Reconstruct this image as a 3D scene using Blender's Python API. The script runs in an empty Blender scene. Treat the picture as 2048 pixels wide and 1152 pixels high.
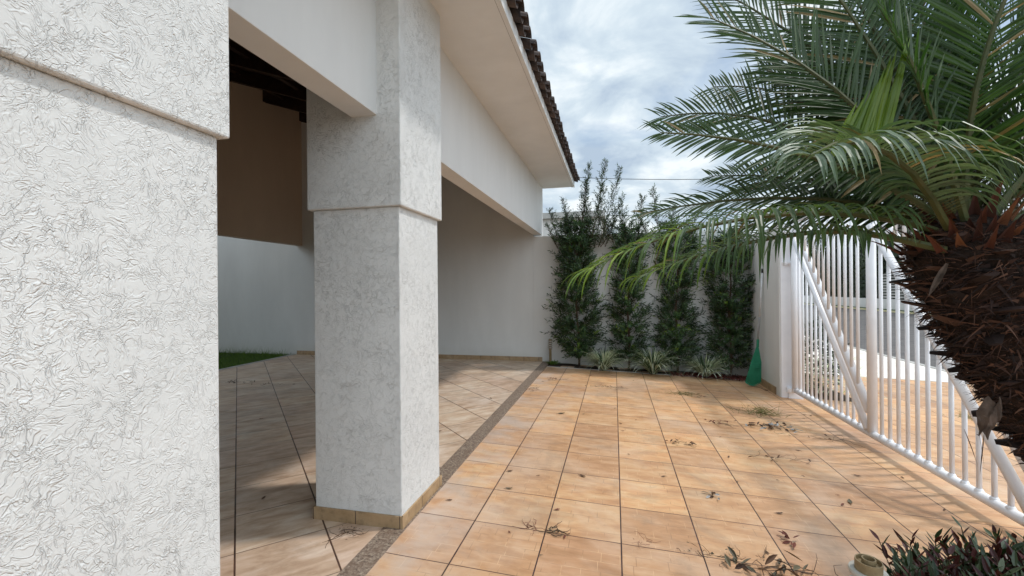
import bpy, bmesh, math, random
import numpy as np
from mathutils import Vector, Matrix
R = math.radians
rng = np.random.default_rng(7)
random.seed(7)
S = bpy.context.scene
COL = S.collection

# ------------------------------------------------------------ camera
cam_d = bpy.data.cameras.new("camera")
cam = bpy.data.objects.new("camera", cam_d)
COL.objects.link(cam)
S.camera = cam
CR = Vector((0.97403, 0.22615, -0.00909)).normalized()     # right
CF = Vector((-0.22613, 0.97410, 0.00090))                  # forward
CF = (CF - CR * CF.dot(CR)).normalized()
CU = CR.cross(CF)
cam.matrix_world = Matrix(((CR.x, CU.x, -CF.x, 0), (CR.y, CU.y, -CF.y, 0), (CR.z, CU.z, -CF.z, 1.47), (0, 0, 0, 1)))
cam_d.sensor_width = 36
cam_d.lens = 36 * 880 / 2048
cam_d.clip_start = 0.05
cam_d.clip_end = 2000

# ------------------------------------------------------------ world, sun, exposure
SUN_EL, SUN_AZ = R(60), R(68)          # azimuth from +Y towards +X
w = bpy.data.worlds.new("World")
S.world = w
w.use_nodes = True
wt = w.node_tree
wt.nodes.clear()
wo = wt.nodes.new('ShaderNodeOutputWorld')
bg = wt.nodes.new('ShaderNodeBackground')
sky = wt.nodes.new('ShaderNodeTexSky')
sky.sky_type = 'NISHITA'
sky.sun_disc = False
sky.sun_elevation = SUN_EL
sky.sun_rotation = SUN_AZ
sky.air_density = 1.3
sky.dust_density = 1.5
tc = wt.nodes.new('ShaderNodeTexCoord')
sep = wt.nodes.new('ShaderNodeSeparateXYZ')
wt.links.new(tc.outputs['Generated'], sep.inputs[0])
def wmath(op, a, b=None):
    n = wt.nodes.new('ShaderNodeMath'); n.operation = op
    for i, v in enumerate((a, b)):
        if v is None: continue
        if isinstance(v, (int, float)): n.inputs[i].default_value = v
        else: wt.links.new(v, n.inputs[i])
    return n.outputs[0]
den = wmath('ADD', wmath('MAXIMUM', sep.outputs[2], 0.0), 0.22)
comb = wt.nodes.new('ShaderNodeCombineXYZ')
wt.links.new(wmath('DIVIDE', sep.outputs[0], den), comb.inputs[0])
wt.links.new(wmath('DIVIDE', sep.outputs[1], den), comb.inputs[1])
def wnoise(scale, detail, rough, dist):
    n = wt.nodes.new('ShaderNodeTexNoise')
    n.inputs['Scale'].default_value = scale; n.inputs['Detail'].default_value = detail
    n.inputs['Roughness'].default_value = rough; n.inputs['Distortion'].default_value = dist
    wt.links.new(comb.outputs[0], n.inputs['Vector'])
    return n.outputs['Fac']
def wramp(fac, stops):
    n = wt.nodes.new('ShaderNodeValToRGB')
    while len(n.color_ramp.elements) < len(stops): n.color_ramp.elements.new(0.5)
    for e, (p, c) in zip(n.color_ramp.elements, stops):
        e.position = p; e.color = (*c, 1)
    wt.links.new(fac, n.inputs[0])
    return n.outputs[0]
cover = wramp(wnoise(1.3, 6, 0.6, 0.3), [(0.34, (0.25,)*3), (0.50, (1,)*3)])
cloud = wramp(wnoise(2.8, 7, 0.56, 0.35), [(0.36, (0.42, 0.52, 0.64)), (0.50, (0.60, 0.70, 0.78)), (0.62, (0.84, 0.90, 0.93))])
csc = wt.nodes.new('ShaderNodeVectorMath'); csc.operation = 'SCALE'
# cloud brightened overhead and behind the camera, added to fill shaded walls
thin = wmath('MULTIPLY', wmath('MAXIMUM', wmath('MINIMUM', wmath('ADD', wmath('ADD', wmath('MULTIPLY', sep.outputs[1], -0.9), wmath('MULTIPLY', sep.outputs[2], 0.75)), 0.12), 1.0), 0.0), 9.5)
wt.links.new(cloud, csc.inputs[0]); wt.links.new(wmath('ADD', thin, 8.6), csc.inputs['Scale'])
mx = wt.nodes.new('ShaderNodeMix'); mx.data_type = 'RGBA'
wt.links.new(cover, mx.inputs[0]); wt.links.new(sky.outputs[0], mx.inputs[6]); wt.links.new(csc.outputs[0], mx.inputs[7])
wt.links.new(mx.outputs[2], bg.inputs[0])
bg.inputs[1].default_value = 0.10
wt.links.new(bg.outputs[0], wo.inputs[0])

sl = bpy.data.lights.new("sun", 'SUN')
sl.energy = 1.6
sl.angle = R(4.0)
sl.color = (1.0, 0.96, 0.91)
so = bpy.data.objects.new("sun", sl)
COL.objects.link(so)
sd = Vector((math.cos(SUN_EL) * math.sin(SUN_AZ), math.cos(SUN_EL) * math.cos(SUN_AZ), math.sin(SUN_EL)))
so.rotation_euler = sd.to_track_quat('Z', 'Y').to_euler()
so.location = (6, 4, 12)
S.view_settings.view_transform = 'Standard'
S.view_settings.look = 'None'
S.view_settings.exposure = 0.42
S.view_settings.gamma = 1
S.cycles.max_bounces = 10
S.cycles.diffuse_bounces = 6
S.cycles.transparent_max_bounces = 8

# ------------------------------------------------------------ material helper
class M:
    def __init__(s, name):
        s.m = bpy.data.materials.new(name); s.m.use_nodes = True
        s.t = s.m.node_tree; s.t.nodes.clear()
        s.out = s.t.nodes.new('ShaderNodeOutputMaterial')
        s.b = s.t.nodes.new('ShaderNodeBsdfPrincipled')
        s.t.links.new(s.b.outputs[0], s.out.inputs[0])
    def setv(s, sock, v):
        if isinstance(v, bpy.types.NodeSocket): s.t.links.new(v, sock)
        elif isinstance(v, (tuple, list)) and sock.type == 'RGBA': sock.default_value = (*v, 1) if len(v) == 3 else v
        else: sock.default_value = v
    def p(s, **kw):
        names = dict(color='Base Color', rough='Roughness', normal='Normal', spec='Specular IOR Level', metal='Metallic', coat='Coat Weight', sheen='Sheen Weight')
        for k, v in kw.items(): s.setv(s.b.inputs[names[k]], v)
        return s
    def n(s, typ, **props):
        n = s.t.nodes.new(typ)
        for k, v in props.items(): setattr(n, k, v)
        return n
    def pos(s):
        return s.n('ShaderNodeTexCoord').outputs['Object']
    def xyz(s, v=None):
        n = s.n('ShaderNodeSeparateXYZ'); s.setv(n.inputs[0], v or s.pos()); return n.outputs
    def comb(s, x=0., y=0., z=0.):
        n = s.n('ShaderNodeCombineXYZ')
        for i, v in enumerate((x, y, z)): s.setv(n.inputs[i], v)
        return n.outputs[0]
    def math(s, op, a, b=0., c=0., clamp=False):
        n = s.n('ShaderNodeMath', operation=op, use_clamp=clamp)
        for i, v in enumerate((a, b, c)): s.setv(n.inputs[i], v)
        return n.outputs[0]
    def vmath(s, op, a, b=None, scale=None):
        n = s.n('ShaderNodeVectorMath', operation=op)
        s.setv(n.inputs[0], a)
        if b is not None: s.setv(n.inputs[1], b)
        if scale is not None: s.setv(n.inputs['Scale'], scale)
        return n.outputs[0]
    def noise(s, scale, detail=3., rough=0.5, dist=0., vec=None, out='Fac', typ='FBM'):
        n = s.n('ShaderNodeTexNoise', noise_type=typ)
        s.setv(n.inputs['Vector'], vec if vec is not None else s.pos())
        n.inputs['Scale'].default_value = scale; n.inputs['Detail'].default_value = detail
        n.inputs['Roughness'].default_value = rough; n.inputs['Distortion'].default_value = dist
        return n.outputs[out]
    def ramp(s, fac, *stops):
        n = s.n('ShaderNodeValToRGB')
        while len(n.color_ramp.elements) < len(stops): n.color_ramp.elements.new(0.5)
        for e, (p, c) in zip(n.color_ramp.elements, stops):
            e.position = p; e.color = (c, c, c, 1) if isinstance(c, (int, float)) else (*c, 1)
        s.setv(n.inputs[0], fac)
        return n.outputs[0]
    def mix(s, f, a, b, mode='MIX'):
        n = s.n('ShaderNodeMix', data_type='RGBA', blend_type=mode)
        s.setv(n.inputs[0], f); s.setv(n.inputs[6], a); s.setv(n.inputs[7], b)
        return n.outputs[2]
    def bump(s, h, strength=0.5, dist=0.01, normal=None):
        n = s.n('ShaderNodeBump'); s.setv(n.inputs['Height'], h)
        n.inputs['Strength'].default_value = strength; n.inputs['Distance'].default_value = dist
        if normal is not None: s.t.links.new(normal, n.inputs['Normal'])
        return n.outputs[0]

def simple(name, c1, c2, scale=8., rough=0.8, bump=0., bscale=60., bdist=0.004, spec=0.3):
    m = M(name)
    col = m.mix(m.ramp(m.noise(scale, 5, 0.6), (0.35, 0.), (0.65, 1.)), c1, c2)
    m.p(color=col, rough=rough, spec=spec)
    if bump: m.p(normal=m.bump(m.noise(bscale, 4, 0.6), bump, bdist))
    return m.m

def stucco(name, wscale, depth):
    """trowelled graffiato render: short curling creases on an off white coat"""
    m = M(name)
    P = m.pos()
    warp = m.vmath('SCALE', m.vmath('SUBTRACT', m.noise(7., 3, 0.5, vec=P, out='Color'), (0.5, 0.5, 0.5)), scale=0.16)
    V = m.vmath('ADD', P, warp)
    def crease(sc, width, off, rough=0.4):
        n = m.noise(sc, 1.2, rough, 0.9, vec=m.vmath('ADD', V, off))
        d = m.math('ABSOLUTE', m.math('SUBTRACT', n, 0.5))
        groove = m.ramp(m.math('DIVIDE', d, width), (0.0, 0.0), (1.0, 1.0))
        q = m.math('DIVIDE', m.math('SUBTRACT', n, 0.5), width * 2.2)
        q = m.math('MAXIMUM', m.math('MINIMUM', q, 1.), -1.)
        lip = m.math('MULTIPLY', q, m.math('SUBTRACT', 1., m.math('ABSOLUTE', q)))
        return groove, lip
    def mask(sc, off, lo, hi):
        return m.ramp(m.noise(sc, 1.5, 0.5, vec=m.vmath('ADD', P, off)), (lo, 0.), (hi, 1.))
    h = m.math('MULTIPLY', m.noise(38., 3, 0.55, vec=V), 0.55)
    for sc, wd, off, mk, amp in ((wscale, 0.030, (0., 0., 0.), mask(26., (5., 7., 1.), 0.38, 0.54), 0.8),
                                 (wscale * 1.5, 0.040, (3.1, 1.7, 5.), mask(30., (9., 2., 4.), 0.40, 0.56), 0.7),
                                 (wscale * 0.75, 0.022, (13.1, 5.7, 2.), mask(20., (2., 22., 4.), 0.42, 0.56), 0.9)):
        g_, s_ = crease(sc, wd, off)
        both = m.math('ADD', m.math('MULTIPLY', m.math('SUBTRACT', g_, 1.), 0.10), m.math('MULTIPLY', s_, 2.0))
        h = m.math('ADD', h, m.math('MULTIPLY', m.math('MULTIPLY', both, mk), amp))
    h = m.math('MULTIPLY', h, m.ramp(m.noise(3.5, 3, 0.5, vec=m.vmath('ADD', P, (4., 4., 9.))), (0.35, 0.55), (0.6, 1.)))
    fine = m.noise(350., 2, 0.5, vec=P)
    h = m.math('ADD', h, m.math('MULTIPLY', fine, 0.05))
    dirt = m.ramp(m.noise(2.2, 5, 0.6, vec=P), (0.3, (0.66, 0.675, 0.67)), (0.7, (0.735, 0.75, 0.745)))
    m.p(color=dirt, rough=0.75, spec=0.35, normal=m.bump(h, 1.0, depth))
    return m.m

def wallpaint(name, c=(0.73, 0.73, 0.71), grain=0.35):
    m = M(name)
    P = m.pos()
    x, y, z = m.xyz(P)
    streak = m.noise(1., 5, 0.6, vec=m.vmath('MULTIPLY', P, (2.5, 2.5, 0.7)))
    cc = m.mix(m.ramp(streak, (0.35, 0.), (0.75, 1.)), c, tuple(v * 0.90 for v in c))
    cc = m.mix(m.ramp(m.noise(1.6, 4, 0.6, vec=P), (0.4, 0.), (0.7, 0.5)), cc, tuple(v * 0.93 for v in c))
    drip = m.ramp(m.noise(1., 4, 0.55, vec=m.vmath('MULTIPLY', P, (1., 9., 0.35))), (0.58, 0.), (0.78, 0.16))
    cc = m.mix(drip, cc, tuple(v * 0.82 for v in c))
    low = m.ramp(m.math('ADD', z, m.math('MULTIPLY', m.noise(5., 4, 0.6, vec=P), 0.25)), (0.0, 0.55), (0.42, 0.))
    cc = m.mix(low, cc, (c[0] * 0.72, c[1] * 0.70, c[2] * 0.62))
    m.p(color=cc, rough=0.8, spec=0.25, normal=m.bump(m.noise(160., 3, 0.6, vec=P), grain, 0.003))
    return m.m

def tilemat(name, origin, size, rot, cols, grout, gw, emboss, stain, rough):
    """square ceramic floor tiles: colour of each tile, pressed slab relief, joints"""
    m = M(name)
    x, y, z = m.xyz()
    if rot:
        k = math.sqrt(0.5)
        u = m.math('MULTIPLY', m.math('ADD', x, y), k)
        v = m.math('MULTIPLY', m.math('SUBTRACT', y, x), k)
    else: u, v = x, y
    u = m.math('DIVIDE', m.math('SUBTRACT', u, origin[0]), size[0])
    v = m.math('DIVIDE', m.math('SUBTRACT', v, origin[1]), size[1])
    fu, fv = m.math('FRACT', u), m.math('FRACT', v)
    iu, iv = m.math('FLOOR', u), m.math('FLOOR', v)
    du = m.math('MINIMUM', fu, m.math('SUBTRACT', 1., fu))
    dv = m.math('MINIMUM', fv, m.math('SUBTRACT', 1., fv))
    wob = m.math('MULTIPLY', m.math('SUBTRACT', m.noise(14., 3, 0.6), 0.5), 0.004)
    gu = m.math('LESS_THAN', m.math('ADD', du, wob), gw[0])
    gv = m.math('LESS_THAN', m.math('ADD', dv, wob), gw[1])
    g = m.math('MAXIMUM', gu, gv)
    wn = m.n('ShaderNodeTexWhiteNoise', noise_dimensions='3D')
    m.setv(wn.inputs['Vector'], m.comb(iu, iv, 0.))
    tv = wn.outputs['Value']; tcx = wn.outputs['Color']
    # shifted coordinates so each tile carries its own piece of pattern
    shift = m.vmath('SCALE', tcx, scale=7.)
    P = m.comb(m.math('MULTIPLY', fu, size[0]), m.math('MULTIPLY', fv, size[1]), 0.)
    PS = m.vmath('ADD', P, shift)
    # flame shading of the glaze
    fl = m.noise(1., 4, 0.6, 0.4, vec=m.vmath('MULTIPLY', PS, (4., 11., 1.)))
    base = m.ramp(fl, (0.30, cols[0]), (0.50, cols[1]), (0.70, cols[2]))
    tint = m.ramp(tv, (0.0, cols[3]), (0.5, (0.5, 0.5, 0.5)), (1.0, cols[4]))
    base = m.mix(0.45, base, tint, 'OVERLAY')
    # pressed rectangles (basket of slabs), only some of the edges show
    e = None
    if emboss:
        br = m.n('ShaderNodeTexBrick', offset=0.5, squash=0.6, squash_frequency=2)
        m.setv(br.inputs['Vector'], m.vmath('ADD', P, m.vmath('SCALE', tcx, scale=0.35)))
        for k_, v_ in (('Scale', 1.), ('Mortar Size', 0.0022), ('Mortar Smooth', 0.4), ('Brick Width', 0.17), ('Row Height', 0.085)):
            br.inputs[k_].default_value = v_
        br.inputs['Color1'].default_value = (0, 0, 0, 1); br.inputs['Color2'].default_value = (0.35, 0.35, 0.35, 1)
        br.inputs['Mortar'].default_value = (1, 1, 1, 1)
        e = br.outputs['Fac']
        mk = m.ramp(m.noise(9., 2, 0.5), (0.38, 0.), (0.52, 1.))
        e = m.math('MULTIPLY', e, mk)
        rel = m.mix(m.ramp(m.noise(5.5, 2, 0.5, vec=m.vmath('ADD', m.pos(), (2., 3., 0.))), (0.45, 0.), (0.55, 1.)), tuple(c * 0.60 for c in cols[0]), tuple(min(1, c * 1.22) for c in cols[2]))
        base = m.mix(m.math('MULTIPLY', e, 0.60), base, rel)
    # worn, bleached and dirty zones over several tiles
    st = m.noise(1.1, 6, 0.62, 0.5)
    base = m.mix(m.ramp(st, (0.49, 0.), (0.66, 0.42)), base, stain[0])
    st2 = m.noise(1.7, 6, 0.65, 0.6, vec=m.vmath('ADD', m.pos(), (4., 9., 0.)))
    base = m.mix(m.ramp(st2, (0.52, 0.), (0.66, 0.40)), base, stain[1])
    st3 = m.noise(16., 5, 0.7)
    base = m.mix(m.ramp(st3, (0.55, 0.), (0.75, 0.3)), base, stain[2])
    if not rot:   # cement haze along the granite sill
        near = m.math('SUBTRACT', 1., m.math('DIVIDE', m.math('ADD', x, 1.25), 0.75), clamp=True)
        hz = m.math('MULTIPLY', near, m.ramp(m.noise(2.4, 5, 0.6), (0.40, 0.), (0.62, 1.)))
        base = m.mix(m.math('MULTIPLY', hz, 0.75), base, (0.50, 0.43, 0.38))
    edge = m.math('SUBTRACT', 1., m.math('DIVIDE', m.math('MINIMUM', du, dv), 0.02), clamp=True)
    base = m.mix(m.math('MULTIPLY', edge, m.ramp(m.noise(3.), (0.4, 0.1), (0.6, 0.6))), base, tuple(c * 0.7 for c in cols[0]))
    gcol = m.mix(m.ramp(m.noise(5., 3), (0.4, 0.), (0.65, 1.)), grout, tuple(min(1, c * 2.6) for c in grout))
    col = m.mix(g, base, gcol)
    h = m.math('SUBTRACT', m.math('MULTIPLY', m.noise(22., 4, 0.6, vec=PS), 0.25), m.math('MULTIPLY', m.math('MAXIMUM', g, m.math('MULTIPLY', edge, 0.3)), 1.))
    if e is not None: h = m.math('SUBTRACT', h, m.math('MULTIPLY', e, 0.35))
    m.p(color=col, rough=m.ramp(m.noise(6., 4), (0.3, rough[0]), (0.7, rough[1])), spec=0.4, normal=m.bump(h, 0.5, 0.004))
    return m.m

def leafmat(name, c1, c2, rough=0.42, trans=0.25, c3=None):
    m = M(name)
    info = m.n('ShaderNodeNewGeometry')
    r = info.outputs['Random Per Island']
    stops = [(0.0, c1), (1.0, c2)] if c3 is None else [(0.0, c1), (0.6, c2), (1.0, c3)]
    col = m.ramp(r, *stops)
    m.p(color=col, rough=rough, spec=0.5)
    tr = m.n('ShaderNodeBsdfTranslucent')
    m.setv(tr.inputs[0], m.mix(1., col, (1.3, 1.6, 0.6), 'MULTIPLY'))
    mxs = m.n('ShaderNodeMixShader'); mxs.inputs[0].default_value = trans
    m.t.links.new(m.b.outputs[0], mxs.inputs[1]); m.t.links.new(tr.outputs[0], mxs.inputs[2])
    m.t.links.new(mxs.outputs[0], m.out.inputs[0])
    return m.m

MAT = {}
MAT['stucco'] = stucco('stucco', 33., 0.0026)
MAT['paint'] = wallpaint('wall_paint')
MAT['shade_tan'] = wallpaint('shade_tan', (0.54, 0.43, 0.33), 0.25)  # tan base colour carries the dim interior light on the inner beam
MAT['paint_smooth'] = wallpaint('beam_paint', (0.75, 0.76, 0.755), 0.15)
MAT['tile'] = tilemat('driveway_tile', (-0.873, 2.66), (0.45, 0.45), False,
    [(0.43, 0.228, 0.112), (0.54, 0.315, 0.165), (0.61, 0.405, 0.24), (0.30, 0.27, 0.27), (0.72, 0.66, 0.58)],
    (0.022, 0.010, 0.010), (0.0080, 0.0055), True, [(0.58, 0.46, 0.36), (0.24, 0.18, 0.13), (0.30, 0.20, 0.12)], (0.38, 0.62))
MAT['tile_in'] = tilemat('garage_tile', (-0.025, 2.886), (0.47, 0.477), True,
    [(0.40, 0.265, 0.175), (0.56, 0.415, 0.30), (0.67, 0.555, 0.45), (0.38, 0.34, 0.32), (0.66, 0.63, 0.60)],
    (0.045, 0.022, 0.014), (0.0100, 0.0048), False, [(0.66, 0.59, 0.52), (0.30, 0.22, 0.16), (0.30, 0.21, 0.14)], (0.30, 0.55))
def granite():
    m = M('granite')
    n1 = m.noise(60., 4, 0.7, 0.3); n2 = m.noise(22., 4, 0.6, 0.8)
    c = m.ramp(n1, (0.36, (0.07, 0.05, 0.04)), (0.47, (0.20, 0.145, 0.11)), (0.58, (0.30, 0.24, 0.18)), (0.7, (0.42, 0.36, 0.30)))
    c = m.mix(m.ramp(n2, (0.45, 0.), (0.62, 0.6)), c, (0.15, 0.095, 0.065))
    m.p(color=c, rough=0.55, spec=0.4, normal=m.bump(m.noise(120., 3), 0.3, 0.002))
    return m.m
MAT['granite'] = granite()
def basetile():
    m = M('skirting_tile')
    c = m.ramp(m.noise(9., 5, 0.6), (0.3, (0.34, 0.22, 0.11)), (0.6, (0.42, 0.29, 0.165)), (0.8, (0.50, 0.38, 0.25)))
    x, y, z = m.xyz()
    s = m.math('ADD', x, y)
    f = m.math('FRACT', m.math('DIVIDE', m.math('ADD', s, 0.04), 0.30))
    g = m.math('LESS_THAN', f, 0.02)
    d = m.ramp(m.noise(14., 5, 0.7), (0.5, 0.), (0.7, 0.7))
    c = m.mix(d, c, (0.16, 0.11, 0.06))
    m.p(color=m.mix(g, c, (0.09, 0.06, 0.04)), rough=0.55, normal=m.bump(m.math('SUBTRACT', m.noise(40.), g), 0.4, 0.003))
    return m.m
MAT['skirt'] = basetile()
MAT['roof'] = simple('roof_clay', (0.035, 0.03, 0.03), (0.10, 0.072, 0.06), 9., 0.9, 0.5, 70., 0.006)
MAT['darkwood'] = simple('dark_wood', (0.020, 0.011, 0.007), (0.038, 0.021, 0.013), 12., 0.6, 0.3, 40.)
MAT['white_metal'] = simple('white_enamel', (0.84, 0.84, 0.86), (0.78, 0.78, 0.80), 5., 0.32, 0.08, 40., 0.002, 0.5)
MAT['asphalt'] = simple('asphalt', (0.085, 0.08, 0.078), (0.13, 0.12, 0.115), 3., 0.9, 0.5, 120.)
MAT['pave'] = simple('pale_paving', (0.62, 0.57, 0.50), (0.75, 0.71, 0.65), 3., 0.8, 0.3, 50.)
MAT['concrete'] = simple('concrete', (0.32, 0.31, 0.29), (0.48, 0.46, 0.43), 3., 0.85, 0.3, 60.)
MAT['soil'] = simple('soil', (0.035, 0.022, 0.014), (0.075, 0.048, 0.03), 10., 0.95, 0.8, 60., 0.02)
MAT['ground'] = simple('ground', (0.10, 0.10, 0.05), (0.17, 0.14, 0.09), 0.4, 0.95)
MAT['turf'] = simple('turf', (0.025, 0.045, 0.012), (0.05, 0.075, 0.02), 10., 0.95, 0.8, 60., 0.02)
MAT['palm'] = leafmat('palm_leaf', (0.024, 0.055, 0.016), (0.055, 0.100, 0.030), 0.55, 0.30)
MAT['palm_young'] = leafmat('palm_leaf_young', (0.09, 0.16, 0.015), (0.19, 0.27, 0.03), 0.4, 0.30)
MAT['palm_dry'] = leafmat('palm_leaf_dry', (0.16, 0.12, 0.05), (0.28, 0.20, 0.09), 0.6, 0.1)
MAT['palm_silver'] = leafmat('palm_leaf_silver', (0.060, 0.100, 0.055), (0.12, 0.175, 0.10), 0.45, 0.18)
MAT['palm_pale'] = leafmat('palm_leaf_pale', (0.040, 0.082, 0.028), (0.095, 0.155, 0.052), 0.42, 0.35)
MAT['rachis'] = simple('palm_rachis', (0.045, 0.062, 0.02), (0.085, 0.085, 0.03), 20., 0.5)
MAT['fibre'] = leafmat('palm_fibre', (0.008, 0.004, 0.003), (0.030, 0.012, 0.008), 0.9, 0.03, (0.13, 0.06, 0.035))
MAT['boot'] = leafmat('palm_boot', (0.009, 0.005, 0.004), (0.032, 0.013, 0.009), 0.9, 0.0, (0.08, 0.038, 0.022))
MAT['crown_red'] = leafmat('palm_crown_sheath', (0.035, 0.010, 0.007), (0.13, 0.040, 0.022), 0.85, 0.08, (0.20, 0.08, 0.035))
MAT['bark'] = simple('palm_bark', (0.010, 0.006, 0.004), (0.035, 0.018, 0.011), 25., 0.95, 1., 60., 0.02)
MAT['sheath'] = simple('dry_sheath', (0.04, 0.025, 0.017), (0.11, 0.072, 0.052), 30., 0.8, 0.5, 80.)
MAT['shrub'] = leafmat('shrub_leaf', (0.010, 0.030, 0.008), (0.026, 0.064, 0.018), 0.50, 0.15, (0.070, 0.130, 0.034))
MAT['shrub_new'] = leafmat('shrub_leaf_new', (0.14, 0.24, 0.03), (0.22, 0.32, 0.05), 0.45, 0.3)
MAT['twig'] = simple('twig', (0.05, 0.032, 0.02), (0.10, 0.065, 0.04), 30., 0.9)
MAT['blade_green'] = leafmat('blade_green', (0.04, 0.075, 0.03), (0.08, 0.13, 0.05), 0.45, 0.2)
MAT['blade_white'] = leafmat('blade_white', (0.50, 0.54, 0.43), (0.66, 0.69, 0.58), 0.5, 0.2)
MAT['grass'] = leafmat('grass_blade', (0.06, 0.12, 0.015), (0.14, 0.22, 0.04), 0.6, 0.3)
MAT['weed'] = leafmat('weed_blade', (0.11, 0.13, 0.035), (0.25, 0.20, 0.09), 0.7, 0.2)
MAT['cover_green'] = leafmat('cover_green', (0.014, 0.032, 0.015), (0.045, 0.070, 0.034), 0.36, 0.12, (0.09, 0.115, 0.06))
MAT['cover_red'] = leafmat('cover_red', (0.035, 0.008, 0.010), (0.095, 0.022, 0.022), 0.4, 0.15)
MAT['dryleaf'] = leafmat('dry_leaf', (0.035, 0.018, 0.012), (0.09, 0.045, 0.025), 0.8, 0.05, (0.16, 0.085, 0.04))
MAT['dryred'] = leafmat('dry_red_leaf', (0.10, 0.025, 0.018), (0.17, 0.05, 0.03), 0.8, 0.05)
MAT['dryolive'] = leafmat('dry_olive_leaf', (0.06, 0.05, 0.03), (0.14, 0.12, 0.07), 0.6, 0.05)
MAT['ashleaf'] = leafmat('ash_leaf', (0.26, 0.27, 0.27), (0.40, 0.40, 0.40), 0.7, 0.05)
MAT['bark_chip'] = leafmat('bark_chip', (0.06, 0.014, 0.010), (0.17, 0.035, 0.025), 0.85, 0.0, (0.25, 0.07, 0.05))
MAT['lamp_metal'] = simple('lamp_metal', (0.42, 0.41, 0.36), (0.52, 0.51, 0.46), 15., 0.45, 0.2, 60.)
MAT['lamp_brass'] = simple('lamp_brass', (0.20, 0.15, 0.08), (0.30, 0.23, 0.13), 20., 0.5)
MAT['lamp_glass'] = simple('lamp_glass', (0.20, 0.14, 0.10), (0.30, 0.24, 0.18), 20., 0.15)
MAT['rake_green'] = simple('rake_green', (0.015, 0.16, 0.085), (0.025, 0.21, 0.12), 10., 0.45)
MAT['handle_white'] = simple('handle_white', (0.62, 0.62, 0.62), (0.5, 0.5, 0.5), 10., 0.5)
MAT['handle_grey'] = simple('handle_grey', (0.22, 0.21, 0.20), (0.30, 0.29, 0.28), 10., 0.6)
MAT['black'] = simple('black_plastic', (0.015, 0.015, 0.017), (0.03, 0.03, 0.03), 10., 0.5)
MAT['house_white'] = wallpaint('neighbour_paint', (0.66, 0.63, 0.60), 0.2)
MAT['house_beige'] = wallpaint('neighbour_beige', (0.50, 0.47, 0.40), 0.2)
MAT['glass'] = simple('window_glass', (0.02, 0.022, 0.025), (0.04, 0.042, 0.045), 1., 0.08)
MAT['hedge'] = leafmat('hedge_leaf', (0.012, 0.022, 0.008), (0.035, 0.055, 0.02), 0.6, 0.1)
MAT['kerbpaint'] = simple('kerb_yellow', (0.50, 0.42, 0.20), (0.60, 0.55, 0.38), 2., 0.8)

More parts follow.
